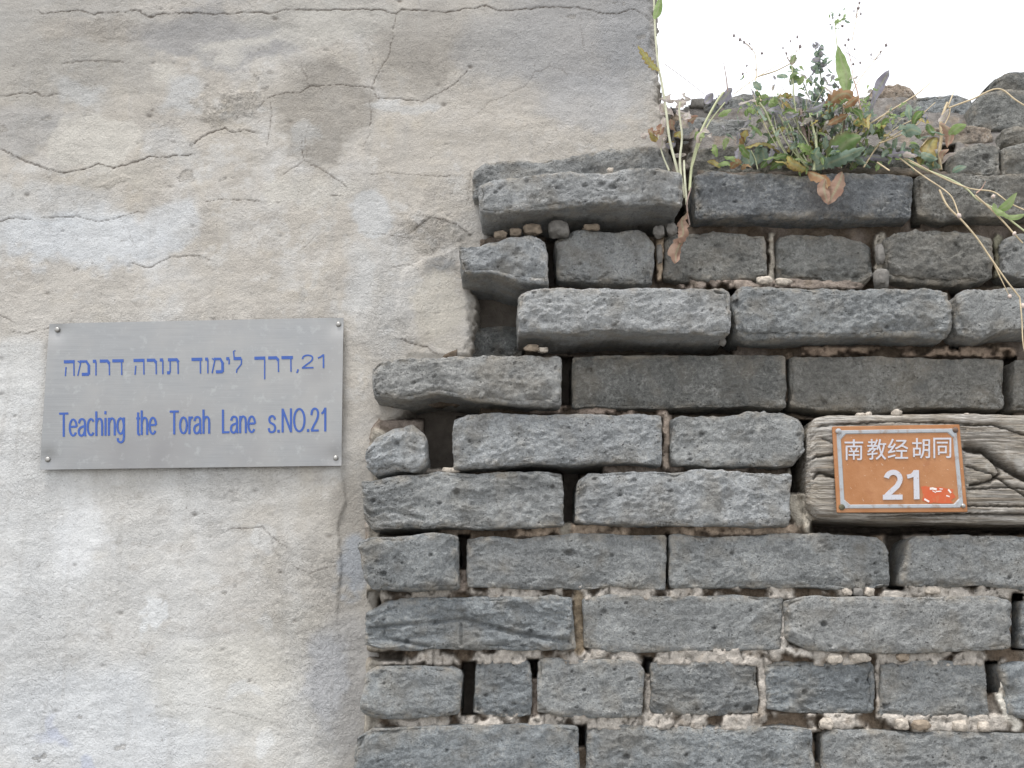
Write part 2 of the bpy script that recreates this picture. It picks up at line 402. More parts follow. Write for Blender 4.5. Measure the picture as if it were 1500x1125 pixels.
# ------------------------------------------------------------------ plaster wall
def axis(fine0, fine1, step, far0, far1):
    a = [fine0]; s = step
    while a[-1] > far0: s *= 1.25; a.append(a[-1]-s)
    a = a[::-1]; b = list(np.arange(fine0+step, fine1, step)); s = step; c = [b[-1]+step]
    while c[-1] < far1: s *= 1.25; c.append(c[-1]+s)
    a[0] = far0 if a[0] < far0 else a[0]; c[-1] = far1
    return np.array(a+b+c)
PD = 0.038       # depth of the plaster face behind the brick face
def plaster():
    x0 = float(P(-25, 500, PD)[0]); x1 = float(P(1010, 500, PD)[0])
    z0 = float(P(300, 1150, PD)[2]); z1 = float(P(300, -25, PD)[2])
    xs = axis(x0, x1, 0.00155, -2.6, x1+.003); zs = axis(z0, z1, 0.00155, -0.02, z1+0.35)
    X, Z = np.meshgrid(xs, zs, indexing='ij'); X = X.ravel(); Z = Z.ravel()
    px, py = W2P(X, PD, Z)
    p3 = np.stack([X, np.zeros_like(X), Z], 1)
    w1 = fbm(p3, .06, 3, seed=21); w2 = fbm(p3, .06, 3, seed=22); w3 = fbm(p3, .012, 2, seed=23); w4 = fbm(p3, .012, 2, seed=24)
    wx = px+34*w1+9*w3; wy = py+34*w2+9*w4           # warped pixel coordinates for patches
    # ---- height (positive = out towards the viewer), metres
    h = .0034*fbm(p3, .22, 2, seed=11)+.0022*fbm(p3*np.array([.7, 1, 1.4]), .07, 3, seed=12)
    h += .0006*fbm(p3*np.array([.8, 1, 1.2]), .016, 3, .6, seed=13)+.00035*ridged(p3, .0075, 2, seed=14)
    # ---- base colours
    col = np.tile(np.array([.430, .400, .358]), (len(X), 1))
    def paint(mask, c, s=1.0):
        m = (mask*s)[:, None]; col[:] = col*(1-m)+np.array(c)*m
    def ell(cx, cy, rx, ry, c, s=.8, soft=.5, ang=0):
        ca, sa = math.cos(math.radians(ang)), math.sin(math.radians(ang))
        dx = wx-cx; dy = wy-cy; a = (dx*ca+dy*sa)/rx; b = (-dx*sa+dy*ca)/ry
        soft = soft*.62; paint(smooth(1+soft, 1-soft, np.sqrt(a*a+b*b)+.10*w4), c, s)
    big = fbm(p3, .16, 4, .6, seed=31)
    paint(smooth(.0, .45, big), (.46, .455, .445), .7)
    paint(smooth(.0, .5, -big), (.335, .325, .315), .55)
    paint(smooth(.05, .4, fbm(p3, .05, 3, .6, seed=32)), (.42, .38, .32), .45)
    white = smooth(250, 900, wy)*smooth(620, 120, wx)
    paint(white, (.55, .56, .56), .60)
    paint(smooth(.08, .30, fbm(p3*np.array([.8, 1, 1.3]), .035, 4, .65, seed=33)), (.34, .315, .285), .40)
    paint(smooth(.10, .34, fbm(p3, .028, 4, .65, seed=34)), (.53, .525, .51), .38)
    TAN = (.268, .248, .220); GRY = (.272, .268, .268); CRM = (.49, .468, .425); BLU = (.468, .478, .482); WHT = (.62, .63, .63)
    ell(90, 70, 150, 90, (.31, .295, .27), .7); ell(150, 45, 90, 25, (.34, .30, .25), .5)
    ell(320, 55, 120, 40, GRY, .8, .4); ell(250, 35, 60, 18, GRY, .4); ell(30, 190, 60, 40, (.30, .295, .29), .6)
    ell(480, 25, 130, 25, (.38, .365, .33), .6); ell(350, 70, 55, 17, CRM, .75, .35, -12); ell(455, 48, 55, 28, CRM, .7, .4, -10)
    ell(390, 80, 55, 17, GRY, .5); ell(245, 115, 22, 13, CRM, .7, .4); ell(265, 140, 40, 22, BLU, .6, .5, -25)
    ell(640, 60, 90, 50, TAN, .75, .5); ell(470, 165, 75, 65, TAN, .8, .3, 10); ell(600, 110, 60, 30, TAN, .5)
    ell(850, 60, 130, 110, GRY, .85, .6); ell(740, 75, 70, 60, (.32, .315, .31), .6); ell(925, 40, 50, 70, (.26, .265, .275), .7)
    ell(760, 180, 120, 60, (.40, .37, .33), .6); ell(860, 150, 80, 40, (.38, .38, .385), .5)
    ell(95, 215, 28, 32, CRM, .8, .3, 15); ell(135, 205, 32, 42, CRM, .8, .3, -10); ell(178, 205, 32, 24, CRM, .8, .3, -12)
    ell(165, 262, 70, 18, (.41, .385, .34), .6); ell(460, 280, 70, 28, CRM, .65, .4, -8); ell(415, 290, 30, 18, CRM, .5)
    ell(445, 195, 26, 20, BLU, .35); ell(250, 215, 40, 25, BLU, .35); ell(110, 128, 35, 20, BLU, .45)
    ell(60, 300, 110, 28, BLU, .45); ell(110, 350, 140, 40, (.53, .555, .58), .7); ell(250, 330, 40, 35, (.5, .52, .54), .5)
    ell(210, 360, 40, 40, (.55, .56, .57), .4); ell(540, 315, 35, 26, BLU, .7, .4); ell(585, 155, 60, 12, BLU, .45)
    ell(560, 430, 50, 90, BLU, .35); ell(520, 400, 25, 60, BLU, .35)
    ell(20, 560, 60, 60, (.56, .57, .57), .6); ell(640, 450, 35, 60, (.47, .44, .385), .7, .3)
    ell(30, 800, 90, 200, (.56, .57, .575), .5); ell(120, 790, 40, 60, (.58, .59, .60), .5); ell(300, 720, 90, 40, (.50, .495, .48), .5)
    ell(160, 1060, 190, 90, (.56, .58, .60), .65); ell(330, 1010, 110, 70, (.52, .505, .465), .7, .4); ell(420, 1080, 90, 50, (.50, .49, .46), .5)
    ell(218, 905, 8, 26, WHT, .8, .4, 6); ell(232, 908, 7, 20, WHT, .8, .4, 10); ell(382, 910, 10, 20, WHT, .5, .4); ell(345, 1014, 30, 9, WHT, .45)
    ell(385, 1090, 10, 22, WHT, .5); ell(385, 790, 14, 16, WHT, .4)
    ell(450, 830, 60, 120, (.41, .385, .345), .5); ell(430, 940, 80, 60, (.39, .37, .33), .4)
    band = smooth(478, 505, wx)*smooth(660, 720, wy)
    paint(band, (.315, .295, .265), .85)
    ell(515, 830, 30, 40, (.33, .355, .39), .75, .4); ell(500, 1000, 50, 110, (.36, .36, .365), .5); ell(478, 1000, 30, 70, (.40, .41, .43), .6)
    ell(645, 378, 26, 10, (.29, .295, .30), .6, .6); ell(600, 545, 90, 22, (.37, .35, .315), .5)
    for sx_, a in ((250, 4), (300, -5), (130, 3), (420, 6)):       # faint run marks
        paint(np.exp(-((wx-sx_-(wy-700)*a*.01)/16)**2)*smooth(450, 700, wy), WHT, .22)
    stain = fbm(p3*np.array([2.4, 1, .35]), .06, 3, .6, seed=41)
    paint(smooth(.12, .5, stain)*smooth(1300, 600, wy), (.33, .325, .315), .22)
    ell(75, 1085, 25, 14, (.42, .45, .56), .35); ell(85, 1070, 12, 22, (.42, .45, .56), .35); ell(130, 1118, 14, 14, (.38, .42, .55), .4)
    # darker, smoother top of the wall, fine vertical rain marks
    paint(smooth(150, -20, wy+60*big)*.9, (.335, .325, .312), .40)
    rain = fbm(p3*np.array([3.2, 1, .22]), .05, 3, .6, seed=42); paint(smooth(.12, .45, rain), (.345, .332, .312), .22)
    # ---- coarse areas
    coarse = np.full(len(X), .12)
    for cx, cy, rx, ry, s in ((340, 158, 52, 22, 1.0), (640, 340, 70, 30, .9), (165, 40, 60, 25, .5), (660, 290, 50, 60, .4), (350, 700, 110, 30, .45),
                              (430, 860, 90, 90, .5), (470, 990, 70, 120, .6), (560, 480, 40, 80, .5), (90, 960, 110, 140, .3), (170, 268, 40, 10, .5)):
        dd = np.hypot((wx-cx)/rx, (wy-cy)/ry); coarse = np.maximum(coarse, s*smooth(1.3, .5, dd))
    h += coarse*(.0011*ridged(p3, .014, 3, seed=51)+.0008*fbm(p3, .006, 2, seed=52))
    # ---- missing skim coat on the right strip, raised pad beside the bricks
    step = [(512, 640), (500, 690), (506, 735), (494, 770), (500, 830), (492, 900), (505, 1000), (498, 1200)]
    sx = np.interp(wy*.35+py*.65, [s[1] for s in step], [s[0] for s in step])
    h -= .0030*smooth(sx-2, sx+3, px+3*w3)*smooth(650, 690, py)*smooth(1000, 820, py)
    dpad, ins = dist_poly(px+3*w3, py+3*w4, [(590, 398), (632, 378), (672, 362), (690, 400), (690, 520), (596, 520), (582, 455)], True)
    h += .0028*smooth(-5, 4, np.where(ins, dpad, -dpad))
    dpad, ins = dist_poly(px+3*w3, py+3*w4, [(618, 382), (664, 366), (668, 392), (620, 396)], True)
    h += .0035*smooth(-7, 7, np.where(ins, dpad, -dpad))
    fl = fbm(p3*np.array([.8, 1, 1.2]), .045, 4, .62, seed=75)+.35*fbm(p3, .25, 2, seed=76)
    m_ = smooth(.44, .455, fl); h -= .0008*m_; paint(m_, (.375, .345, .305), .35); coarse = np.maximum(coarse, .45*m_)
    # ---- cracks
    crack = np.zeros(len(X))
    CR = [  # polyline, width px, strength, lip (one side stands proud, metres)
        ([(54, 17), (62, 20), (90, 19), (118, 17), (138, 22), (165, 18), (192, 16), (205, 17), (220, 27), (232, 21), (290, 20), (340, 20), (382, 17), (395, 21), (415, 16), (500, 15), (560, 13), (580, 20), (592, 14), (612, 15), (652, 18), (690, 12), (712, 8), (730, 15), (760, 14), (800, 11), (845, 10), (880, 18), (905, 20), (925, 12), (950, 24)], 1.7, 1.0, .0012),
        ([(0, 140), (25, 138), (50, 136), (62, 142), (90, 138)], 1.6, .9, .001),
        ([(92, 93), (120, 91), (158, 89), (180, 92)], 2.0, .6, .0014), ([(186, 96), (198, 128), (206, 143)], 1.0, .4, 0),
        ([(0, 218), (20, 228), (55, 243), (92, 254), (118, 250), (143, 240), (165, 246), (200, 237), (220, 228), (245, 230), (280, 226)], 1.9, 1.0, .0012),
        ([(0, 325), (25, 320), (45, 323)], 1.6, .9, .0008), ([(60, 319), (110, 317), (145, 324), (175, 318), (200, 310), (215, 311)], 1.5, .8, .0008),
        ([(190, 385), (215, 392), (250, 376), (290, 374), (310, 382)], 1.7, .8, .0012),
        ([(284, 209), (305, 195), (330, 188), (338, 194), (355, 190), (382, 195)], 2.0, 1.0, .0016),
        ([(378, 158), (395, 142), (420, 136), (440, 135), (453, 126), (495, 124), (545, 128), (552, 143), (580, 144), (620, 148), (645, 135), (665, 123), (685, 105)], 1.5, .85, .0006),
        ([(440, 96), (448, 112), (453, 126)], 1.1, .5, 0), ([(396, 150), (397, 175), (391, 215)], 1.5, .65, .0005),
        ([(580, 20), (574, 60), (568, 85), (552, 108), (545, 128)], 1.4, .8, .0005), ([(542, 148), (543, 170), (540, 200), (532, 215)], 1.3, .7, .0005),
        ([(443, 208), (443, 225), (446, 236), (475, 250), (500, 268), (508, 277)], 1.5, .85, .0006), ([(446, 236), (430, 246), (414, 255)], 1.4, .7, .0005),
        ([(300, 295), (325, 292), (365, 293), (385, 296)], 1.3, .8, .0006), ([(432, 373), (455, 355), (470, 340)], 1.1, .5, 0),
        ([(850, 12), (852, 45), (857, 75)], 1.2, .45, 0), ([(700, 165), (715, 150), (745, 138), (770, 125), (785, 105), (805, 98), (825, 102), (832, 112)], 1.2, .5, .0004),
        ([(670, 152), (700, 158), (735, 172)], 1.0, .35, 0), ([(545, 256), (575, 253), (605, 256), (660, 258)], 1.4, .7, .0008),
        ([(500, 345), (530, 340), (560, 344), (600, 349)], 1.3, .6, .0007), ([(608, 335), (628, 320), (650, 322), (668, 330), (690, 345)], 1.8, .75, .0015),
        ([(622, 290), (640, 283), (665, 285)], 1.0, .5, 0), ([(565, 398), (580, 390), (602, 388), (612, 395)], 1.3, .6, .0012),
        ([(585, 495), (598, 503), (625, 510), (640, 520)], 2.0, .9, .002), ([(0, 462), (14, 467), (20, 474)], 1.6, .8, .0008), ([(14, 486), (40, 488), (72, 480)], 1.4, .7, .001),
        ([(335, 776), (365, 773), (385, 771), (397, 785), (420, 803)], 1.4, .75, .0006), ([(258, 838), (266, 800), (284, 780)], 1.1, .55, 0),
        ([(430, 830), (455, 840), (475, 832), (492, 828)], 1.4, .6, .0006), ([(220, 1034), (260, 1032), (310, 1036), (345, 1045), (400, 1060), (425, 1072)], 1.1, .5, .0003),
        ([(290, 948), (320, 952), (350, 954)], .9, .35, 0), ([(115, 1014), (150, 1012), (180, 1010)], 1.1, .35, 0), ([(440, 320), (455, 330)], 1, .3, 0),
        ([(483, 287), (495, 287)], 1.5, .8, 0), ([(405, 707), (440, 692), (470, 690)], 1.2, .4, .0008), ([(955, 34), (945, 24)], 1.5, .6, 0), ([(690, 250), (684, 300)], 2, .6, .002)]
    rc = random.Random(8)
    for pl, wd, s, lip in list(CR):
        if len(pl) < 5: continue
        for q_ in range(rc.choice([1, 2, 2])):
            x_, y_ = pl[rc.randrange(1, len(pl)-1)]; a_ = rc.choice([-1, 1])*rc.uniform(.5, 1.4)+rc.choice([0, math.pi]); br = [(x_, y_)]
            for st_ in range(rc.randint(2, 4)):
                a_ += rc.uniform(-.5, .5); l_ = rc.uniform(8, 20); x_ += l_*math.cos(a_); y_ += l_*math.sin(a_); br.append((x_, y_))
            CR.append((br, .95, .42, 0))
    jx = px+3.0*w3+1.2*fbm(p3, .004, 2, seed=61); jy = py+3.0*w4+1.2*fbm(p3, .004, 2, seed=62)
    for pl, wd, s, lip in CR:
        a = np.array(pl); m = (px > a[:, 0].min()-30) & (px < a[:, 0].max()+30) & (py > a[:, 1].min()-30) & (py < a[:, 1].max()+30)
        if not m.any(): continue
        d = dist_poly(jx[m], jy[m], pl)
        # taper towards ends
        t = np.clip((jx[m]-a[0, 0])/((a[-1, 0]-a[0, 0]) or 1e-6), 0, 1) if abs(a[-1, 0]-a[0, 0]) > abs(a[-1, 1]-a[0, 1]) else np.clip((jy[m]-a[0, 1])/(a[-1, 1]-a[0, 1]), 0, 1)
        tp = .55+.45*np.sin(np.pi*t)**.5
        ww = .72*wd*tp*(1+.75*fbm(p3[m], .02, 2, seed=63))
        e = np.exp(-(d/(ww*.62))**2)
        crack[m] = np.maximum(crack[m], e*s*.9); h[m] -= e*.0011*s
        lip = lip*.4
        if lip:      # side above the line proud
            yl = np.interp(jx[m], a[:, 0], a[:, 1]) if (np.diff(a[:, 0]) > 0).all() else None
            if yl is not None:
                up = jy[m] < yl
                h[m] += lip*np.where(up, np.exp(-d/9), 0)
    # small chips
    rng = np.random.RandomState(5)
    for k in range(60):
        cx, cy = rng.uniform(0, 680), rng.uniform(0, 1120); rad = rng.uniform(1.2, 3.2)
        m = (abs(px-cx) < 14) & (abs(py-cy) < 14); e = np.exp(-((px[m]-cx)**2/(rad*1.6)**2+(py[m]-cy)**2/rad**2))
        h[m] -= .0012*e; crack[m] = np.maximum(crack[m], e*rng.uniform(.1, .5))
    for cx, cy in ((403, 28), (219, 170), (40, 286), (585, 1), (689, 98), (49, 1400), (650, 153), (285, 754)):
        m = (abs(px-cx) < 14) & (abs(py-cy) < 14); e = np.exp(-((px[m]-cx)**2/16+(py[m]-cy)**2/9)); h[m] -= .002*e; crack[m] = np.maximum(crack[m], .6*e)
    # ---- outline: beyond it the coat breaks off backwards
    edge = [(-9000, -2000), (957, -2000), (957, 20), (960, 80), (966, 118), (962, 135), (972, 165), (978, 205), (984, 245), (760, 300), (722, 330), (716, 360), (694, 385), (692, 470), (688, 520), (640, 560),
            (592, 600), (570, 625), (560, 690), (562, 770), (560, 860), (553, 880), (562, 960), (560, 1060), (560, 3000), (-9000, 3000)]
    dd, ins = dist_poly(px+7*w3+10*fbm(p3, .03, 4, .65, seed=71), py+7*w4+6*fbm(p3, .03, 3, .6, seed=72), edge, True)
    sdist = np.where(ins, -dd, dd)
    h -= .004*smooth(-9, 0, sdist)+.12*smooth(0, 16, sdist)
    paint(smooth(-8, 4, sdist), (.27, .24, .20), .55)
    keep = sdist < 22
    nx, nz = len(xs), len(zs); ids = np.arange(nx*nz).reshape(nx, nz)
    q = np.stack([ids[:-1, :-1], ids[1:, :-1], ids[1:, 1:], ids[:-1, 1:]], -1).reshape(-1, 4)
    q = q[keep[q].all(1)]
    used = np.zeros(nx*nz, bool); used[q.ravel()] = True; re_ = np.cumsum(used)-1
    V = np.stack([X, PD-h, Z], 1)
    return fast_mesh('plaster_face', V[used], re_[q], {'Col': col[used], 'crack': crack[used], 'coarse': coarse[used]}), z1+.35
pm, PTOP = plaster()
pw = thing('plaster_wall', 'cracked grey-beige plaster wall filling the left side, taller than the brick wall', 'wall', (-1.0, PD, 0))
part('plaster_face', pm, MAT_PLASTER, pw)
def box_mesh(x0, x1, y0, y1, z0, z1, name='box'):
    v = [(x, y, z) for x in (x0, x1) for y in (y0, y1) for z in (z0, z1)]
    q = [(0, 1, 3, 2), (4, 6, 7, 5), (0, 4, 5, 1), (2, 3, 7, 6), (0, 2, 6, 4), (1, 5, 7, 3)]
    return fast_mesh(name, v, q, smooth_shade=False)
xr = float(P(953, 60, PD)[0])
MAT_CORE = simple('light_block_fill', (0.16, 0.14, 0.12), .95, .3, 30, .01)
part('light_block_core', box_mesh(-2.6, xr, PD+.05, PD+.36, 0.0, PTOP-.01), MAT_CORE, pw)  # unseen box added behind the plaster to block sky light from the back

# ------------------------------------------------------------------ brick wall
bw = thing('brick_wall', 'broken old grey brick wall with crumbling mortar, weeds growing on its ragged top', 'wall', (0.35, 0.1, 0))
BL = (.275, .289, .293); GR = (.31, .315, .31); WM = (.225, .222, .205); DK = (.165, .168, .160); MB = (.190, .196, .200); LT = (.385, .394, .396); SAND = (.36, .29, .23)
SPEC = [
 # top, bottom, depth, kwargs, tone
 ([(695,246),(710,236),(750,232),(787,232),(853,225),(887,217),(965,213),(984,224)], [(692,292),(985,288)], .012, dict(T=.1, r=.010, pits=24), GR),
 ([(700,270),(720,264),(777,255),(813,253),(887,253),(913,248),(963,245),(999,254)], [(703,310),(727,312),(770,308),(807,303),(870,297),(920,300),(963,296),(1000,302)], -.048, dict(T=.16, r=.008, pits=40, rough=1.1), LT),
 ([(1018,258),(1035,252),(1165,255),(1265,252),(1338,256)], [(1020,318),(1130,318),(1235,320),(1338,317)], -.004, dict(r=.007, rough=1.2), MB),
 ([(1343,258),(1380,251),(1500,253),(1640,255)], [(1345,314),(1380,322),(1420,318),(1500,318),(1640,318)], .004, dict(r=.010), WM),
 ([(672,362),(700,358),(742,348),(785,344),(801,352)], [(676,399),(720,398),(753,408),(803,415)], -.036, dict(T=.24, r=.006, pits=22), LT),
 ([(813,348),(840,338),(880,336),(945,338),(958,347)], [(816,408),(870,412),(920,414),(957,414)], .000, dict(r=.009, rough=1.2), GR),
 ([(973,347),(985,340),(1050,338),(1122,342)], [(973,406),(1000,412),(1060,410),(1123,408)], .014, dict(r=.008), WM),
 ([(1137,345),(1160,341),(1230,342),(1262,350),(1278,362)], [(1139,408),(1180,411),(1230,418),(1268,415),(1279,405)], .014, dict(r=.012, rough=1.2, flake=.5), WM),
 ([(1296,350),(1310,342),(1340,337),(1400,338),(1440,340),(1458,350)], [(1298,404),(1330,412),(1380,416),(1420,414),(1457,405)], .008, dict(r=.012, rough=1.3, flake=.5), WM),
 ([(1467,352),(1490,342),(1560,340),(1610,345)], [(1469,400),(1500,408),(1560,408),(1608,405)], .008, dict(r=.012), GR),
 ([(682,484),(710,478),(762,476)], [(682,524),(765,522)], .060, dict(r=.006), DK),
 ([(759,430),(773,423),(820,421),(887,423),(1020,421),(1060,420),(1071,426)], [(758,487),(780,484),(820,489),(860,487),(900,482),(960,486),(1000,488),(1070,488)], -.036, dict(T=.14, r=.007, rough=1.2, pits=30), LT),
 ([(1075,426),(1088,417),(1150,419),(1230,422),(1300,421),(1340,420),(1395,425)], [(1076,488),(1100,495),(1200,493),(1300,490),(1394,492)], -.022, dict(T=.13, r=.015, rough=1.2), GR),
 ([(1402,428),(1420,421),(1500,420),(1700,420)], [(1403,487),(1440,497),(1470,487),(1500,485),(1700,487)], -.018, dict(r=.013), GR),
 ([(545,540),(556,530),(590,523),(660,521),(740,521),(822,517)], [(545,580),(600,584),(640,575),(700,585),(750,590),(823,594)], -.024, dict(T=.14, r=.008, rough=1.0, flake=.4), GR),
 ([(837,522),(900,519),(1000,519),(1080,518),(1152,520)], [(839,596),(900,598),(1000,597),(1080,596),(1152,597)], .006, dict(r=.006, rough=.55, pits=8), DK),
 ([(1157,522),(1250,522),(1350,524),(1473,525)], [(1158,594),(1200,600),(1280,603),(1380,596),(1472,598)], .010, dict(r=.006, rough=.8), WM),
 ([(1485,526),(1600,527),(1750,527)], [(1485,600),(1750,600)], .010, dict(r=.006), WM),
 ([(534,660),(552,640),(575,628),(604,622),(624,636)], [(535,684),(550,696),(580,690),(612,690),(625,682)], -.016, dict(T=.06, r=.014, flake=.9, rough=.9, pits=6), LT),
 ([(664,613),(687,607),(733,605),(800,606),(900,606),(933,604),(969,607)], [(664,688),(720,683),(767,677),(850,679),(900,677),(970,681)], -.014, dict(r=.005, rough=1.1), LT),
 ([(982,612),(1000,606),(1060,608),(1110,602),(1150,603),(1170,612),(1179,625)], [(983,679),(1040,683),(1100,682),(1140,685),(1165,680),(1179,662)], -.008, dict(r=.012, rough=1.2), GR),
 ([(528,703),(545,704),(600,694),(640,690),(700,694),(760,690),(824,692)], [(534,762),(545,776),(600,774),(650,771),(700,775),(760,771),(827,771)], -.012, dict(r=.006, rough=1.0, flake=.6, ridges=[([(0,.72),(.12,.62),(.3,.86)],3,.004)]), GR),
 ([(846,702),(862,692),(930,690),(1000,688),(1080,690),(1160,694)], [(842,764),(860,768),(1000,769),(1090,770),(1157,770)], -.014, dict(r=.006, rough=1.4, pits=20), LT),
 ([(521,793),(540,786),(590,784),(630,781),(670,785)], [(532,848),(545,864),(620,864),(672,862)], -.020, dict(r=.009, rough=1.0, pits=12), BL),
 ([(684,790),(700,787),(740,786),(765,789),(800,782),(900,783),(976,784)], [(684,860),(740,863),(800,862),(850,864),(920,861),(976,864)], -.004, dict(r=.005, rough=1.0), BL),
 ([(981,784),(1050,785),(1150,781),(1250,783),(1285,787),(1299,798)], [(982,861),(1100,861),(1200,861),(1280,864),(1308,860)], -.004, dict(r=.006, rough=1.2, pits=18), BL),
 ([(1331,792),(1345,784),(1400,783),(1500,785),(1640,787)], [(1318,856),(1360,861),(1430,858),(1500,863),(1640,863)], -.006, dict(r=.008, rough=.9), BL),
 ([(534,897),(570,880),(620,875),(700,874),(800,872),(838,875)], [(534,944),(560,951),(640,952),(740,952),(800,953),(843,950)], -.008, dict(r=.009, rough=1.2, flake=1.0, ridges=[([(0,.52),(.3,.5),(.48,.42),(.7,.68),(.98,.85)],2.6,.006),([(.46,.5),(.46,.9)],1.6,.004),([(.1,.55),(.08,.75),(.3,.95)],2.2,.005)]), BL),
 ([(854,876),(900,870),(1000,873),(1080,872),(1149,875)], [(855,950),(900,954),(980,954),(1060,956),(1144,952)], -.002, dict(r=.005, rough=.8), BL),
 ([(1150,880),(1180,874),(1250,874),(1350,875),(1440,872),(1484,880)], [(1153,936),(1185,951),(1250,957),(1330,956),(1400,956),(1485,950)], -.010, dict(r=.008, rough=.7), GR),
 ([(1496,880),(1600,876),(1780,876)], [(1496,950),(1780,956)], .0, dict(r=.008), BL),
 ([(534,985),(550,976),(600,973),(660,976),(678,984)], [(528,1042),(550,1053),(600,1053),(640,1051),(673,1047)], -.010, dict(r=.010, rough=.8, pits=10), BL),
 ([(698,970),(730,966),(770,965),(777,971)], [(692,1044),(720,1049),(779,1049)], .0, dict(r=.005), BL),
 ([(789,968),(800,964),(880,966),(930,968),(944,978)], [(786,1044),(830,1049),(870,1051),(941,1050)], -.003, dict(r=.006, rough=1.1), BL),
 ([(953,970),(990,968),(1060,968),(1110,972)], [(954,1043),(1000,1049),(1060,1049),(1112,1046)], .0, dict(r=.006, rough=1.3), BL),
 ([(1122,974),(1140,970),(1200,970),(1281,970)], [(1123,1038),(1160,1044),(1220,1046),(1282,1046)], .002, dict(r=.007, rough=1.5, flake=.5), BL),
 ([(1291,972),(1350,968),(1400,970),(1444,972)], [(1291,1049),(1380,1051),(1450,1053)], .0, dict(r=.006, rough=1.0), BL),
 ([(1464,975),(1500,970),(1630,972)], [(1480,1050),(1540,1056),(1634,1056)], -.004, dict(r=.009), BL),
 ([(522,1082),(545,1068),(600,1065),(700,1062),(800,1063),(847,1065)], [(515,1138),(545,1146),(700,1148),(850,1148)], -.012, dict(r=.007, rough=.8), BL),
 ([(860,1066),(900,1062),(1000,1065),(1080,1065),(1150,1062),(1191,1067)], [(860,1148),(1000,1150),(1194,1150)], -.002, dict(r=.007, rough=1.3), BL),
 ([(1207,1075),(1220,1068),(1300,1070),(1400,1073),(1540,1075)], [(1207,1150),(1540,1152)], -.004, dict(r=.008, rough=1.0), BL),
 ([(1555,1076),(1720,1078)], [(1555,1152),(1720,1152)], .0, dict(r=.008, res=.004), BL),
 ([(1650,972),(1820,973)], [(1650,1055),(1820,1056)], .0, dict(r=.008, res=.004), BL),
 ([(1655,786),(1900,788)], [(1655,862),(1900,863)], .0, dict(r=.008, res=.004), BL),
 ([(1655,256),(1880,256)], [(1655,318),(1880,318)], .0, dict(r=.008, res=.004), WM),
 ([(1625,342),(1780,342)], [(1625,405),(1780,406)], .004, dict(r=.01, res=.004), WM),
 # stepped-back courses behind the weeds
 ([(1010,218),(1060,212),(1110,210),(1170,213)], [(1010,262),(1170,262)], .045, dict(T=.1, r=.008), WM),
 ([(1180,214),(1230,208),(1290,208),(1345,216)], [(1180,262),(1345,262)], .05, dict(T=.1, r=.01), DK),
 ([(1394,222),(1410,212),(1440,208),(1466,212)], [(1392,258),(1466,258)], .035, dict(T=.1, r=.008), WM),
 ([(1470,214),(1500,209),(1640,210)], [(1470,258),(1640,258)], .03, dict(T=.1, r=.008), WM),
 ([(985,176),(1010,168),(1040,170),(1100,172)], [(985,212),(1100,212)], .10, dict(T=.1, r=.010), GR),
 ([(1108,176),(1150,170),(1230,172)], [(1108,212),(1232,212)], .11, dict(T=.1, r=.008), WM),
 ([(1240,172),(1300,168),(1345,172)], [(1240,212),(1345,212)], .11, dict(T=.1, r=.01), DK),
 ([(1060,140),(1100,137),(1170,140),(1200,146)], [(1060,172),(1200,172)], .15, dict(T=.12, r=.008), BL),
 ([(1206,148),(1250,140),(1300,143)], [(1206,172),(1300,172)], .16, dict(T=.12, r=.01), WM),
 ([(1340,142),(1360,137),(1400,137),(1424,146)], [(1338,186),(1425,186)], .14, dict(T=.12, r=.007), BL),
 ([(1426,150),(1440,136),(1470,130),(1520,133),(1640,135)], [(1424,190),(1640,190)], .10, dict(T=.14, r=.008), WM),
 ([(1440,132),(1462,110),(1480,103),(1530,102),(1580,112)], [(1436,140),(1582,140)], .13, dict(T=.14, r=.010), DK),
 ([(1300,160),(1312,154),(1344,156)], [(1300,190),(1345,190)], .13, dict(T=.08, r=.007), MB),
 ([(1030,150),(1040,142),(1056,143)], [(1030,172),(1056,172)], .14, dict(T=.08, r=.006, rough=1.3), MB),
 ([(1276,132),(1290,122),(1315,119),(1335,126),(1346,138)], [(1276,154),(1346,154)], .17, dict(T=.08, r=.012, rough=1.4), SAND),
 ([(1352,190),(1385,183),(1420,181),(1455,186)], [(1352,212),(1456,212)], .085, dict(T=.08, r=.008, rough=1.2), SAND),
 ([(1470,190),(1490,184),(1600,184)], [(1468,212),(1600,212)], .06, dict(T=.1, r=.007), WM),
]
# courses below the frame so that the wall goes on
for row, y in enumerate((1160, 1252, 1344)):
    x = 520+(0, 150, 40)[row]
    if row == 1: SPEC.append(([(520, y), (655, y)], [(520, y+78), (655, y+78)], -.004, dict(r=.008, res=.004), BL))
    while x < 1650:
        SPEC.append(([(x, y), (x+300, y)], [(x, y+78), (x+300, y+78)], -.004, dict(r=.008, res=.004), BL)); x += 318
rr_ = random.Random(3)
for i, (tp, bt, d, kw, tone) in enumerate(SPEC):
    if tone is BL: kw = dict(kw, rough=kw.get('rough', 1.0)*.82)
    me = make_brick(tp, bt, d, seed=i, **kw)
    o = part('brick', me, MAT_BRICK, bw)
    f = rr_.uniform(.88, 1.12); g_ = rr_.uniform(-.026, .020); o.color = (tone[0]*f*(1+g_), tone[1]*f, tone[2]*f*(1-g_), 1)

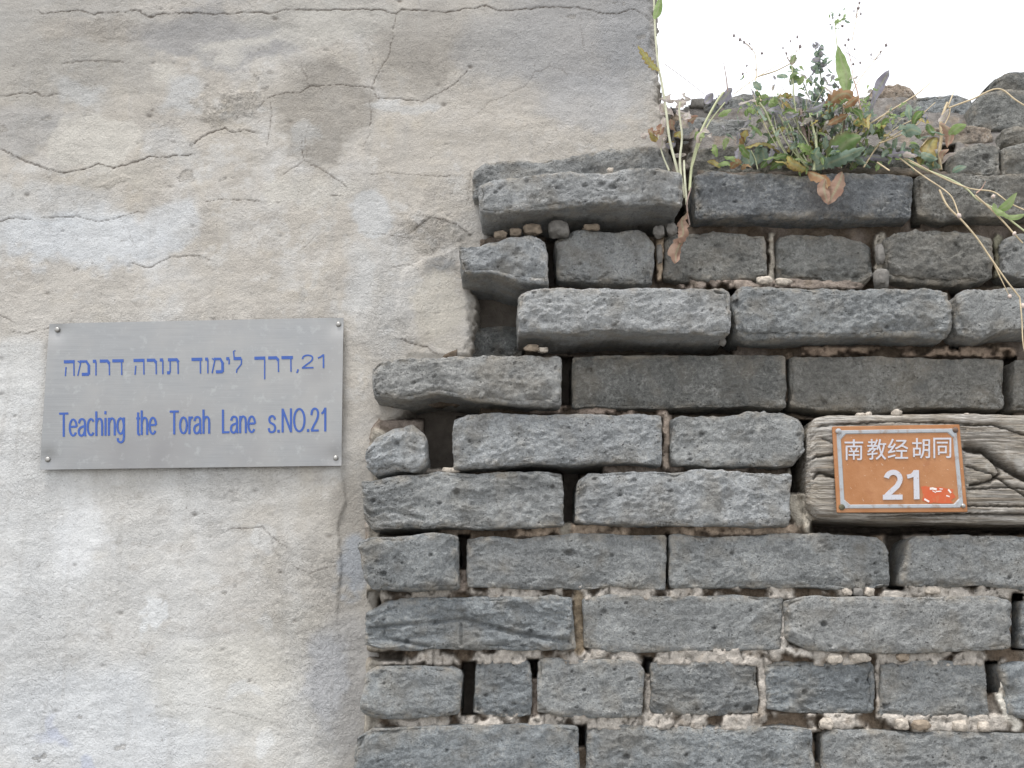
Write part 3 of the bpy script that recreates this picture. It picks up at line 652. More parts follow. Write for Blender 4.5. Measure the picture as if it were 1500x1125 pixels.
def mortar():
    MD = 0.0
    x0 = float(P(500, 500)[0]); x1 = float(P(1530, 500)[0]); z0 = float(P(800, 1150)[2]); z1 = float(P(1200, 80)[2])
    xs = axis(x0, x1, .0023, x0-.01, 1.5); zs = axis(z0, z1, .0023, 0.0, z1+.02)
    X, Z = np.meshgrid(xs, zs, indexing='ij'); X = X.ravel(); Z = Z.ravel()
    px, py = W2P(X, 0.0, Z); p3 = np.stack([X, np.zeros_like(X), Z], 1)
    n1 = fbm(p3, .02, 3, .6, seed=81); n2 = fbm(p3, .009, 2, seed=82); n3 = fbm(p3, .045, 2, seed=83)
    lump = ridged(p3*np.array([.8, 1, 1.0]), .016, 2, seed=84)
    wx = px+6*n1; wy = py+6*fbm(p3, .02, 3, .6, seed=85)
    dep = np.interp(py, [90, 140, 175, 205, 255, 330, 420, 560, 700, 850, 1200], [.20, .17, .13, .09, .040, .034, .036, .034, .024, .017, .015])
    CRM = np.array([.415, .380, .338]); BRN = np.array([.20, .155, .115]); PNK = np.array([.36, .30, .255]); CEM = np.array([.34, .31, .26])
    cmix = smooth(-.25, .35, n3+.35*n1)[:, None]
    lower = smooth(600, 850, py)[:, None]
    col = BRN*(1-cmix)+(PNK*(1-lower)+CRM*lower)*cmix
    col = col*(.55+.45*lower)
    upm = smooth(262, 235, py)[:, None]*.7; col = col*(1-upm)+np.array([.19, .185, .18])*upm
    def strip(pts, wd, d, c, s=1.0, holes=.0):
        nonlocal dep, col
        dd = dist_poly(wx, wy, pts); m = smooth(wd*1.25, wd*.8, dd)*s
        br = smooth(holes-.15, holes+.1, n3+.6*n1+.25) if holes else 1.0
        m = m*br
        dep = dep*(1-m)+d*m; col = col*(1-m[:, None])+np.array(c)*m[:, None]
    def hole(xa, ya, xb, yb, d=.10, soft=4):
        nonlocal dep, col
        dd = np.maximum(np.maximum(xa-wx, wx-xb), np.maximum(ya-wy, wy-yb)); m = smooth(soft, -soft*.5, dd)
        dep = dep*(1-m)+np.maximum(dep, d)*m; col = col*(1-m[:, None])+np.array((.10, .085, .07))*m[:, None]
    # bed joints
    strip([(560, 867), (1490, 867)], 13, .001, CRM, .97, .10)
    strip([(545, 960), (860, 961), (1460, 963)], 14, .0015, CRM, 1.0, .10)
    strip([(540, 1058), (860, 1057), (1490, 1060)], 14, .0015, CRM, 1.0, .10)
    strip([(690, 777), (980, 776), (1180, 776)], 10, .007, (.38, .30, .23), .95, .12)
    strip([(600, 779), (690, 778)], 6, .02, BRN, .8)
    strip([(780, 600), (980, 602)], 7, .014, (.44, .35, .29), .8, .1)
    strip([(890, 687), (1100, 686)], 7, .012, PNK, .7, .2)
    strip([(1000, 417), (1260, 416)], 7, .010, PNK, .8, .1); strip([(1180, 515), (1480, 516)], 8, .014, (.33, .25, .19), .8, .2)
    strip([(570, 690), (680, 686)], 6, .006, CRM, .6)
    strip([(545, 1155), (1540, 1157)], 12, .004, CRM, .9, .15)
    # perpends
    for x, ya, yb, wd, d, c in ((848, 872, 950, 8, .010, (.30, .24, .17)), (948, 968, 1050, 6, .006, CRM), (1117, 972, 1052, 7, .004, CRM), (1286, 968, 1050, 5, .003, CRM),
                                (976, 608, 684, 6, .006, (.40, .33, .27)), (1289, 350, 418, 9, .016, CEM), (966, 352, 408, 6, .012, (.38, .30, .22)), (1130, 345, 408, 5, .018, CEM),
                                (1462, 350, 415, 7, .018, (.20, .19, .14)), (783, 975, 1045, 5, .012, PNK), (678, 830, 862, 6, .010, PNK), (1155, 520, 600, 4, .03, BRN)):
        strip([(x, ya), (x, yb)], wd, d, c, .95)
    strip([(1147, 890), (1146, 950), (1185, 958)], 6, .002, (.56, .52, .47)); strip([(1140, 925), (1148, 945)], 7, .002, (.56, .52, .47))
    strip([(1462, 1005), (1475, 1040), (1488, 1062)], 9, .003, (.55, .52, .46)); strip([(1166, 700), (1168, 745), (1190, 775), (1215, 788)], 16, .004, CEM)
    strip([(1185, 775), (1215, 788)], 8, -.002, CEM); strip([(829, 760), (828, 775)], 9, .012, CEM)
    strip([(556, 640), (548, 690), (552, 780), (545, 850), (548, 950), (542, 1060), (540, 1150)], 12, .022, (.36, .33, .28), .9)
    # gaps
    for hb in ((624, 606, 664, 684, .17), (560, 598, 700, 612, .10), (801, 345, 813, 416, .13), (822, 525, 838, 592, .11), (824, 692, 847, 765, .12), (673, 786, 684, 832, .11),
               (542, 868, 556, 892, .10), (678, 972, 696, 1046, .12), (776, 968, 789, 990, .09), (1160, 618, 1186, 720, .11), (1298, 776, 1322, 862, .055), (1195, 1076, 1207, 1112, .1),
               (848, 1064, 858, 1092, .08), (1445, 970, 1460, 1012, .12), (976, 786, 982, 852, .07), (1484, 872, 1497, 950, .1), (1069, 425, 1077, 512, .09), (1393, 425, 1403, 512, .07),
               (1338, 262, 1344, 330, .07), (1190, 764, 1560, 782, .09), (745, 684, 880, 694, .08), (560, 774, 640, 783, .07), (1471, 525, 1487, 600, .06), (757, 490, 1070, 520, .07),
               (700, 318, 1000, 335, .05), (674, 402, 764, 526, .24), (700, 306, 1000, 345, .085), (1440, 410, 1500, 420, .05), (1380, 412, 1440, 420, .05), (980, 592, 1200, 606, .055), (944, 965, 954, 985, .06), (1379, 215, 1396, 250, .10), (975, 205, 1012, 240, .10),
               (1001, 252, 1019, 330, .06), (540, 955, 590, 966, .04), (1180, 600, 1480, 610, .06)):
        hole(*hb)
    blk = perlin(p3*np.array([1, 0, .35])/.018+9.1)
    tint = fbm(p3, .012, 3, .6, seed=87); col = col*(1+.35*tint)[:, None]; dk_ = (smooth(.12, .4, fbm(p3, .02, 3, .6, seed=88))*.6)[:, None]; col = col*(1-dk_)+np.array([.20, .16, .12])*dk_
    dep = dep-.0020*lump*smooth(.06, .02, dep)-.0026*n2-.003*n1+.005*smooth(.06, .0, np.abs(blk))*smooth(.03, .01, dep)+.006*smooth(.1, .7, -n3)*smooth(.08, .03, dep)
    sky_ = [(540, 640), (560, 600), (600, 560), (700, 480), (700, 330), (730, 280), (990, 235), (985, 160), (1000, 164), (1013, 156), (1030, 154), (1060, 155), (1100, 154), (1200, 154), (1250, 152), (1276, 142), (1300, 138), (1330, 142), (1345, 150), (1400, 154),
            (1425, 160), (1448, 136), (1478, 122), (1560, 120), (5000, 100), (5000, 3000), (540, 3000), (534, 1100), (540, 900), (535, 760), (548, 700)]
    dd, ins = dist_poly(px+5*n1, py+5*n2, sky_, True); sdist = np.where(ins, -dd, dd)
    dep = dep+.10*smooth(-4, 14, sdist)
    keep = sdist < np.where(py < 260, 5, 18)
    nx, nz = len(xs), len(zs); ids = np.arange(nx*nz).reshape(nx, nz)
    q = np.stack([ids[:-1, :-1], ids[1:, :-1], ids[1:, 1:], ids[:-1, 1:]], -1).reshape(-1, 4)
    q = q[keep[q].all(1)]; used = np.zeros(nx*nz, bool); used[q.ravel()] = True; re_ = np.cumsum(used)-1
    # push points back along the line of sight of their own height so the wall keeps its outline when it steps back
    xx, yy, zz = P(px, py, dep)
    return fast_mesh('mortar', np.stack([xx, yy, zz], 1)[used], re_[q], {'Col': np.clip(col, 0, 1)[used]})
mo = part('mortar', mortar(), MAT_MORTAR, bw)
xa = float(P(575, 700, .2)[0]); 
part('light_block_core', box_mesh(xr+.02, 1.5, .27, .5, 0.0, float(P(1200, 165, .27)[2])), MAT_CORE, bw)  # this and the next: unseen boxes added against sky light leaking through gaps
part('light_block_core', box_mesh(xa, xr+.018, .27, .5, 0.0, float(P(1200, 260, .27)[2])), MAT_CORE, bw)

def pebble(cx, cy, rx, ry, d, mat, parent, seed, name='mortar_fragment', res=10):
    n = res; V = []; 
    th = np.linspace(0, np.pi, n+1); ph = np.linspace(0, 2*np.pi, 2*n+1)[:-1]
    T_, H_ = np.meshgrid(th, ph, indexing='ij')
    v = np.stack([np.sin(T_)*np.cos(H_), np.sin(T_)*np.sin(H_), np.cos(T_)], -1).reshape(-1, 3)
    v = np.sign(v)*np.abs(v)**.70
    v = v*(1+.60*fbm(v+seed*3.1, .8, 3, .7, seed=3))[:, None]
    c = PP(cx, cy, d)
    sx = rx*MM_PER_PX; sz = ry*MM_PER_PX
    v = v*np.array([sx, min(sx, sz)*1.1, sz])+np.array(c)
    m = 2*n; ids = np.arange((n+1)*m).reshape(n+1, m); r2 = np.roll(ids, -1, 1)
    q = np.stack([ids[:-1], ids[1:], r2[1:], r2[:-1]], -1).reshape(-1, 4)
    return part(name, fast_mesh(name, v, q), mat, parent)
MAT_GREYFRAG = simple('grey_fragment', (.20, .19, .175), .95, .3, 120, .003)
for i, (cx, cy, rx, ry, d, m) in enumerate([
    (733, 344, 11, 6, -.01, MAT_STONE), (755, 341, 10, 7, -.008, MAT_STONE), (780, 337, 15, 8, -.008, MAT_STONE), (818, 336, 17, 12, -.005, MAT_GREYFRAG), (866, 333, 14, 5, .0, MAT_STONE),
    (965, 340, 9, 9, .0, MAT_GREYFRAG), (984, 337, 9, 9, .0, MAT_GREYFRAG), (1119, 411, 13, 6, -.01, MAT_PALE), (1147, 413, 14, 5, -.01, MAT_PALE), (1290, 408, 12, 14, .0, MAT_GREYFRAG), (1289, 372, 7, 16, .006, MAT_GREYFRAG),
    (780, 510, 12, 5, -.01, MAT_STONE), (795, 513, 8, 4, -.008, MAT_PALE), (894, 250, 5, 4, -.045, MAT_PALE),
    (966, 372, 5, 15, .006, MAT_GREYFRAG), (1058, 501, 6, 5, .0, MAT_GREYFRAG),
    (1240, 867, 8, 6, .0, MAT_PALE), (1256, 867, 8, 6, .0, MAT_GREYFRAG), (1272, 867, 9, 6, .0, MAT_PALE), (1200, 866, 30, 5, .0, MAT_PALE), (1365, 865, 14, 6, .0, MAT_PALE), (1410, 868, 25, 5, .0, MAT_PALE),
    (1221, 964, 13, 7, -.002, MAT_PALE), (1258, 963, 17, 7, -.002, MAT_PALE), (1322, 962, 10, 6, -.002, MAT_STONE), (1400, 962, 30, 7, -.002, MAT_PALE), (1210, 1060, 10, 7, -.002, MAT_PALE), (1245, 1059, 20, 7, -.002, MAT_PALE),
    (1320, 1061, 10, 7, -.002, MAT_PALE), (1348, 1062, 14, 7, -.002, MAT_STONE), (1405, 1063, 12, 7, -.002, MAT_PALE), (1440, 1064, 9, 7, -.002, MAT_PALE), (745, 958, 40, 5, -.002, MAT_PALE),
    (730, 868, 48, 6, -.002, MAT_PALE), (745, 1057, 46, 7, -.003, MAT_PALE), (620, 1060, 30, 6, -.001, MAT_STONE), (1060, 866, 60, 4, .0, MAT_PALE), (1050, 960, 60, 5, .0, MAT_STONE), (660, 689, 14, 4, -.006, MAT_PALE), (1022, 154, 14, 10, .15, MAT_GREYFRAG), (1000, 178, 20, 12, .12, MAT_STONE),
    (1028, 184, 14, 10, .11, MAT_GREYFRAG), (1365, 232, 20, 12, .06, MAT_GREYFRAG)]):
    if ry < 8 and rx > 18: continue
    pebble(cx, cy, rx*.9, ry, d+.002, m, bw, i)

# ------------------------------------------------------------------ timber beam
def beam():
    d = -.014
    top = [(1186, 626), (1196, 612), (1215, 609), (1290, 608), (1400, 606), (1500, 609), (1700, 612)]
    bot = [(1186, 745), (1200, 756), (1300, 760), (1400, 762), (1500, 764), (1700, 766)]
    L = 510*MM_PER_PX; H = 147*MM_PER_PX; res = .0016
    nx, nz = int(L/.0022), int(H/.0012)
    lev = [0.0]; st = .0016
    while lev[-1] < .13: lev.append(lev[-1]+st); st *= 1.2
    lev[-1] = .13
    u, b, v, quads = lattice_box(nx, lev, nz)
    p = np.stack([(u-.5)*L, b, (v-.5)*H], 1)
    rr = np.clip(.010*(1+.9*fbm(p*np.array([.3, 1, 1]), .02, 2, seed=91)), .003, .02)
    q = np.stack([np.clip(p[:, 0], -L/2+rr, L/2-rr), np.maximum(p[:, 1], rr), np.clip(p[:, 2], -H/2+rr, H/2-rr)], 1)
    dv = p-q; ln = np.linalg.norm(dv, axis=1); n = dv/np.maximum(ln, 1e-9)[:, None]; p2 = q+n*rr[:, None]
    front = np.clip(-n[:, 1], 0, 1)
    fx = p[:, 0]+L/2; fz = H/2-p[:, 2]
    # flow lines bend round the knot at ~ (1440,665)
    kx, kz = (1462-1186)*MM_PER_PX, (672-608)*MM_PER_PX
    rk = np.hypot(fx-kx, (fz-kz)*1.3)
    bend = .011*np.exp(-(rk/.055)**2)*np.sign(fz-kz)*np.minimum(1, abs(fz-kz)/.01)
    g = np.stack([fx*.045, p[:, 1]*.6, fz-bend+.006*fbm(np.stack([fx, 0*fx, fz*.4], 1), .09, 2, seed=92)], 1)
    left_end = smooth(.05, .0, fx)
    h = .0013*fbm(g, .013, 3, .6, seed=93)+.0018*ridged(g, .0062, 2, seed=94)+.0016*ridged(g, .0030, 2, seed=95)
    h = h*(1-.3*left_end)
    crack = np.zeros(len(u))
    S = MM_PER_PX
    for pl, wd, dp in (([(1415, 655), (1440, 658), (1458, 672), (1475, 682), (1500, 695), (1560, 705)], 5.5, .016), ([(1458, 672), (1462, 690), (1448, 700), (1420, 706)], 2.5, .008),
                       ([(1187, 668), (1225, 664)], 2, .006), ([(1190, 700), (1200, 690), (1225, 698)], 2.5, .006), ([(1205, 640), (1225, 650)], 2, .004), ([(1417, 712), (1470, 708), (1540, 712)], 1.6, .006), ([(1230, 762), (1330, 750), (1500, 745), (1600, 748)], 2, .006),
                       ([(1400, 625), (1450, 622), (1520, 640)], 1.6, .005), ([(1413, 680), (1450, 690), (1500, 720), (1560, 724)], 1.6, .005), ([(1200, 622), (1300, 618), (1420, 622)], 1.6, .004), ([(1300, 757), (1420, 746)], 1.5, .004), ([(1410, 735), (1500, 734), (1600, 738)], 1.4, .005)):
        dd = dist_poly(fx/S+1186+2*fbm(p, .006, 2, seed=96), fz/S+608+2*fbm(p, .006, 2, seed=97), pl)
        e = np.exp(-(dd/wd)**2)*front; h -= dp*e; crack = np.maximum(crack, e)
    cav = ridged(g, .0072, 2, seed=94)
    # flat seat where the plate is screwed on
    h = np.where((fx/S+1186 > 1222) & (fx/S+1186 < 1412) & (fz/S+608 > 628) & (fz/S+608 < 748), np.minimum(h, .0005), h)
    p2 = p2+n*h[:, None]
    uu = p2[:, 0]/L+.5; vv = .5-p2[:, 2]/H; uc = np.clip(uu, 0, 1)
    tx, tz = interp_poly(top, uc); bx, bz = interp_poly(bot, uc)
    tx = tx+(uu-uc)*514; bx = bx+(uu-uc)*514
    X, _, Z = P(tx*(1-vv)+bx*vv, tz*(1-vv)+bz*vv, d)
    return fast_mesh('wooden_beam', np.stack([X, d+p2[:, 1], Z], 1), quads, {'cav': cav, 'crack': crack})
k = M('weathered_timber', .9, .15); v = k.coord(False); vg = k.coord(False, (1, 6, 26))
n1 = k.noise(vg, 9, 5, .65, .8); n2 = k.noise(vg, 45, 4, .7, .5); n0 = k.noise(v, 18, 4)
col = k.mix(k.ramp(n1, .35, .65), (.25, .215, .175), (.57, .545, .505))
col = k.mix(k.ramp(n0, .45, .65, 0, .6), col, (.36, .31, .24))
col = k.mix(k.ramp(n2, .5, .38, 0, .6), col, (.12, .10, .08))
col = k.mix(k.ramp(k.attr('cav'), .2, -.5, 0, .75), col, (.10, .082, .065))
col = k.mix(k.math('MULTIPLY', k.attr('crack'), .9), col, (.035, .028, .02))
col = k.mix(k.ramp(k.noise(v, 30, 3), .6, .7, 0, .5), col, (.60, .59, .56))
MAT_WOOD = k.done(col, k.bump(n2, .0022, k.bump(n1, .003)))
bmh = beam()
beam_o = part('wooden_beam', bmh, MAT_WOOD, None) if False else None
co = np.empty(len(bmh.vertices)*3, np.float32); bmh.vertices.foreach_get('co', co); co = co.reshape(-1, 3); c0 = co.mean(0)
bmh.vertices.foreach_set('co', (co-c0).ravel()); bmh.update()
beam_o = link('wooden_beam', bmh, MAT_WOOD, None, Vector([float(a) for a in c0]))
beam_o['label'] = 'weathered grey timber beam end with deep cracks, set into the brick wall'; beam_o['category'] = 'wooden beam'; beam_o['kind'] = 'thing'

# ------------------------------------------------------------------ text helpers
def text_mesh(s, extrude=0.0, offset=0.0, shear=0.0):
    c = bpy.data.curves.new('txt', 'FONT'); c.body = s; c.size = 1.0; c.extrude = extrude; c.offset = offset; c.resolution_u = 6; c.shear = shear
    o = bpy.data.objects.new('txt', c); sc.collection.objects.link(o)
    bpy.context.view_layer.update()
    me = bpy.data.meshes.new_from_object(o.evaluated_get(bpy.context.evaluated_depsgraph_get()))
    bpy.data.objects.remove(o); bpy.data.curves.remove(c)
    return me
def get_co(me):
    a = np.empty(len(me.vertices)*3, np.float32); me.vertices.foreach_get('co', a); return a.reshape(-1, 3)
_ref = get_co(text_mesh('T')); CAPH = float(_ref[:, 1].max())
def place_text(s, x0, x1, base0, base1, hpx, d, mat, parent, thick=.0003, offset=0.0, capfit=None, name='lettering'):
    """put the string between photo x0..x1; baseline from base0 to base1, cap height hpx"""
    me = text_mesh(s, .5, offset); co = get_co(me).astype(float)
    mn, mxx = co[:, 0].min(), co[:, 0].max()
    u = (co[:, 0]-mn)/(mxx-mn)
    ref = CAPH if capfit is None else capfit
    py = base0*(1-u)+base1*u-co[:, 1]/ref*hpx
    px = x0+(x1-x0)*u
    yy = d-thick*(co[:, 2]+.5)*-1 if False else d+np.where(co[:, 2] > 0, -thick, 0.0)
    X, _, Z = P(px, py, d)
    me.vertices.foreach_set('co', np.stack([X, yy, Z], 1).astype(np.float32).ravel()); me.update()
    me.materials.clear()
    return part(name, me, mat, parent)
def strokes(lines, mat, parent, d, thick, name):
    """lines: list of (polyline px, half width px) drawn as flat raised bars"""
    V, Q = [], []
    for li, (pts, hw) in enumerate(lines):
        th = thick*(1+.06*(li % 9))
        hw0 = hw if isinstance(hw, tuple) else (hw, hw)
        n = len(pts)
        L, R = [], []
        for i in range(n):
            a = pts[max(0, i-1)]; b = pts[min(n-1, i+1)]; dx, dy = b[0]-a[0], b[1]-a[1]; l = math.hypot(dx, dy) or 1
            nxx, nyy = -dy/l, dx/l; h_ = hw0[0]+(hw0[1]-hw0[0])*i/max(1, n-1)
            L.append((pts[i][0]+nxx*h_, pts[i][1]+nyy*h_)); R.append((pts[i][0]-nxx*h_, pts[i][1]-nyy*h_))
        base = len(V)
        for (l_, r_) in zip(L, R):
            for (q_, dd) in ((l_, d-th), (r_, d-th), (r_, d), (l_, d)):
                V.append(tuple(PP(q_[0], q_[1], d)-Vector((0, d-dd, 0))))
        for i in range(n-1):
            o1, o2 = base+4*i, base+4*(i+1)
            for m in range(4): Q.append((o1+m, o1+(m+1) % 4, o2+(m+1) % 4, o2+m))
        Q.append((base, base+3, base+2, base+1)); e = base+4*(n-1); Q.append((e, e+1, e+2, e+3))
    return part(name, fast_mesh(name, V, Q, smooth_shade=False), mat, parent)

# ------------------------------------------------------------------ aluminium lane sign
SD = PD-.0085
sg = thing('metal_sign', 'brushed metal sign with blue Hebrew and English lettering screwed to the plaster', 'sign', PP(280, 683, SD))
def sheet():
    C4 = ((72, 474), (503, 465), (500, 682), (58, 688)); nx, nz = 110, 56
    u, v = np.meshgrid(np.linspace(0, 1, nx+1), np.linspace(0, 1, nz+1), indexing='ij'); u = u.ravel(); v = v.ravel()
    px = (C4[0][0]*(1-u)+C4[1][0]*u)*(1-v)+(C4[3][0]*(1-u)+C4[2][0]*u)*v
    py = (C4[0][1]*(1-u)+C4[1][1]*u)*(1-v)+(C4[3][1]*(1-u)+C4[2][1]*u)*v
    X, _, Z = P(px, py, SD); p3 = np.stack([X, 0*X, Z], 1)
    h = .0004*fbm(p3, .16, 2, seed=101)
    for cx, cy, a in ((84, 483, .0032), (496, 475, .0022), (70, 673, .0025), (492, 671, .002)):
        h -= a*np.exp(-((px-cx)**2+(py-cy)**2)/14**2)
    h -= .0014*np.exp(-((px-300)/120)**2)*smooth(.9, 1, v)*0
    ids = np.arange((nx+1)*(nz+1)).reshape(nx+1, nz+1)
    f = np.stack([ids[:-1, :-1], ids[:-1, 1:], ids[1:, 1:], ids[1:, :-1]], -1).reshape(-1, 4)
    N = len(X); V = np.concatenate([np.stack([X, SD-h, Z], 1), np.stack([X, SD-h+.0012, Z], 1)])
    rim = np.concatenate([ids[:, 0], ids[-1, 1:], ids[::-1, -1][1:], ids[0, ::-1][1:]])
    m = len(rim); V = np.concatenate([V, V[rim], V[rim+N]]); a_ = 2*N+np.arange(m)
    rq = np.stack([a_[:-1], a_[1:], a_[1:]+m, a_[:-1]+m], -1)
    me = fast_mesh('sign_plate', V, np.concatenate([f, f[:, ::-1]+N, rq]))
    return me
k = M('brushed_aluminium', .42, .5, .85); vb = k.coord(False, (1, 1, 60)); v = k.coord(False)
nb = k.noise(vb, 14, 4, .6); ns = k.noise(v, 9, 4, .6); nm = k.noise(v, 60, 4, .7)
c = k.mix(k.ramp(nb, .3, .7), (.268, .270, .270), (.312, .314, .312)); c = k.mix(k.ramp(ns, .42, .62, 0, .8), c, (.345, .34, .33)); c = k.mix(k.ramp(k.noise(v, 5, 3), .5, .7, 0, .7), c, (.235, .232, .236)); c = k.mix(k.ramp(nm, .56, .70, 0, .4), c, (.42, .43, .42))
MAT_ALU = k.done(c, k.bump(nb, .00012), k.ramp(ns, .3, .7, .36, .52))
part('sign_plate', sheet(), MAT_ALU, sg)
MAT_BLUE = simple('blue_print', (.055, .110, .35), .6, .06, 60, .00001)
TD = SD-.00045
def arc_(cx, cy, rx, ry, a0, a1, n=16):
    return [(cx+rx*math.cos(math.radians(a0+(a1-a0)*i/n)), cy+ry*math.sin(math.radians(a0+(a1-a0)*i/n))) for i in range(n+1)]
def sm2(pts, sub=5):
    return [(v_.x, v_.y) for v_ in smooth_path([Vector((a, b, 0)) for a, b in pts], sub)]
ARCH = sm2([(.1, .34), (.17, .46), (.30, .50), (.42, .45), (.46, .33), (.46, .18), (.46, 0)])
GLY = {   # narrow sans letters: advance, strokes (em units, y up from the baseline)
 'T': (.61, [[(.02, .676), (.59, .676)], [(.305, .68), (.305, 0)]]),
 'e': (.556, [[(.07, .285), (.48, .285)], arc_(.28, .262, .212, .236, 5, 322)]),
 'a': (.556, [sm2([(.08, .38), (.14, .47), (.27, .50), (.40, .47), (.45, .38), (.45, .2), (.46, .06), (.50, 0)]), sm2([(.45, .30), (.3, .28), (.12, .23), (.07, .13), (.13, .04), (.26, .02), (.38, .07), (.45, .17)])]),
 'c': (.5, [arc_(.27, .262, .205, .236, 42, 318)]),
 'h': (.556, [[(.1, .716), (.1, 0)], ARCH]), 'n': (.556, [[(.1, .52), (.1, 0)], ARCH]),
 'i': (.222, [[(.11, .52), (.11, 0)], [(.11, .716), (.11, .625)]]),
 'g': (.556, [arc_(.27, .272, .2, .228, 0, 360), sm2([(.47, .52), (.47, .2), (.47, -.06), (.41, -.17), (.27, -.205), (.12, -.16), (.09, -.08)])]),
 't': (.278, [sm2([(.14, .66), (.14, .4), (.14, .1), (.17, .02), (.26, .01)]), [(.02, .487), (.26, .487)]]),
 'o': (.556, [arc_(.278, .262, .212, .236, 0, 360)]),
 'r': (.333, [[(.1, .52), (.1, 0)], sm2([(.1, .33), (.14, .43), (.21, .49), (.32, .48)])]),
 'L': (.556, [[(.11, .716), (.11, 0)], [(.11, .036), (.53, .036)]]),
 's': (.5, [sm2([(.43, .39), (.37, .47), (.25, .50), (.12, .46), (.09, .38), (.14, .31), (.27, .27), (.39, .22), (.43, .14), (.38, .05), (.25, .02), (.11, .04), (.05, .14)])]),
 '.': (.278, [[(.14, .085), (.14, 0)]]), ',': (.278, [[(.14, .085), (.14, 0), (.08, -.13)]]),
 'N': (.722, [[(.11, 0), (.11, .716)], [(.11, .70), (.61, .016)], [(.61, 0), (.61, .716)]]),
 'O': (.778, [arc_(.39, .358, .315, .335, 0, 360, 24)]),
 '2': (.556, [sm2([(.06, .50), (.10, .62), (.20, .685), (.33, .685), (.44, .62), (.46, .50), (.39, .36), (.2, .18), (.07, .045)]), [(.04, .036), (.5, .036)]]),
 '1': (.556, [[(.34, .716), (.34, 0)], sm2([(.12, .53), (.24, .60), (.34, .70)])])}
def word(txt, x0, x1, b0, b1, cap, hw):
    adv = []; x = 0
    for ch in txt: adv.append(x); x += GLY[ch][0]
    xs_ = [adv[i]+p[0] for i, ch in enumerate(txt) for st in GLY[ch][1] for p in st]; mn, mxx = min(xs_), max(xs_)
    k_ = (x1-x0-2*hw)/(mxx-mn); ls = []
    for i, ch in enumerate(txt):
        for st in GLY[ch][1]:
            pts = []
            for a, b in st:
                X_ = x0+hw+(adv[i]+a-mn)*k_; f = (X_-x0)/(x1-x0); pts.append((X_, b0+(b1-b0)*f-b/.716*cap))
            ls.append((pts, hw*(1.15 if ch == '.' else 1)))
    strokes(ls, MAT_BLUE, sg, TD, .00012, 'lettering')
for s_, x0, x1, b0, b1, hp_ in (('Teaching', 85, 183, 640.0, 637.5, 36), ('the', 198, 230, 637.3, 636.7, 36), ('Torah', 247, 308, 636.5, 635.2, 35.5), ('Lane', 325, 375, 635, 634.2, 35), ('s.NO.21', 392, 478, 634, 632, 35)):
    word(s_, x0, x1, b0, b1, hp_, 1.55)
# Hebrew, drawn with broad horizontals and thin uprights; each letter in a 0..1 box (x right, y down)
HEB = {
 'he': ([((0, .09), (1, .09)), 'T'], [((.93, .1), (.95, 1)), 't'], [((.2, .42), (.14, 1)), 't']),
 'mem': ([((.05, .05), (.28, .2), (.12, .75), (.05, 1)), 't'], [((.2, .09), (.75, .09), (.95, .35), (.95, .93)), 'T1'], [((.38, .91), (.95, .91)), 'T']),
 'vav': ([((.2, .09), (.7, .09)), 'T'], [((.68, .1), (.68, 1)), 't']),
 'resh': ([((0, .09), (.75, .09), (.93, .25)), 'T'], [((.93, .2), (.95, 1)), 't']),
 'dalet': ([((0, .09), (1, .09)), 'T'], [((.82, .1), (.84, 1)), 't']),
 'tav': ([((.1, .09), (.85, .09), (.95, .25)), 'T'], [((.93, .2), (.95, 1)), 't'], [((.28, .1), (.28, .9)), 't'], [((.02, .91), (.28, .91)), 'T']),
 'lamed': ([((.3, -.42), (.12, -.38), (.18, .09)), 't'], [((.12, .09), (.88, .09)), 'T'], [((.9, .1), (.88, .45), (.45, .8), (.4, 1)), 't']),
 'yod': ([((.2, .09), (.75, .09)), 'T'], [((.75, .1), (.7, .45)), 't']),
 'kafs': ([((0, .09), (.95, .09)), 'T'], [((.9, .1), (.9, 1.45)), 't'])}
def heb(word, x0, x1, widths):
    tot = sum(widths); x = x0; ls = []
    for ch, wd in zip(word, widths):
        wpx = (x1-x0)*wd/tot; xa_, xb_ = x+wpx*.08, x+wpx*.90; x += wpx
        for pts, kd in HEB[ch]:
            P_ = []
            for (a, b) in pts:
                X_ = xa_+(xb_-xa_)*a; f = (X_-92)/(431-92); ty = 528-6.5*f; H_ = 23.0
                P_.append((X_, ty+b*H_))
            ls.append((P_, 2.3 if kd == 'T' else (1.9 if kd == 'T1' else .95)))
    strokes(ls, MAT_BLUE, sg, TD, .00012, 'lettering')
heb(['he', 'mem', 'vav', 'resh', 'dalet'], 92, 183, [1, 1.15, .6, .95, 1.05])
heb(['he', 'resh', 'vav', 'tav'], 194, 264, [1.05, .95, .6, 1.15])
heb(['dalet', 'vav', 'mem', 'yod', 'lamed'], 279, 357, [1.05, .55, 1.15, .55, 1.0])
heb(['kafs', 'resh', 'dalet'], 371, 431, [1, .95, 1])
word('21', 441, 475, 540, 539, 20, 1.15); word(',', 433.5, 437.5, 543, 543, 18, 1.2)
MAT_SCREW = simple('dull_steel', (.38, .37, .35), .45, .2, 200, .0004, .5, .9)
def screw(cx, cy, rad, d, parent, mat, name='screw'):
    V, Q = [], []; n = 14; c = PP(cx, cy, d); r = rad*MM_PER_PX
    prof = [(1.0, 0.0), (1.0, -.35), (.8, -.62), (.45, -.78), (.0001, -.8)]
    for a, b in prof:
        for m in range(n):
            an = 2*math.pi*m/n; V.append((c.x+math.cos(an)*r*a, c.y+b*r, c.z+math.sin(an)*r*a))
    for k_ in range(len(prof)-1):
        for m in range(n): Q.append((k_*n+m, k_*n+(m+1) % n, (k_+1)*n+(m+1) % n, (k_+1)*n+m))
    return part(name, fast_mesh(name, V, Q), mat, parent)
for cx, cy in ((84, 483), (496, 475), (70, 673), (492, 671)): screw(cx, cy, 3.8, SD+.0020, sg, MAT_SCREW)

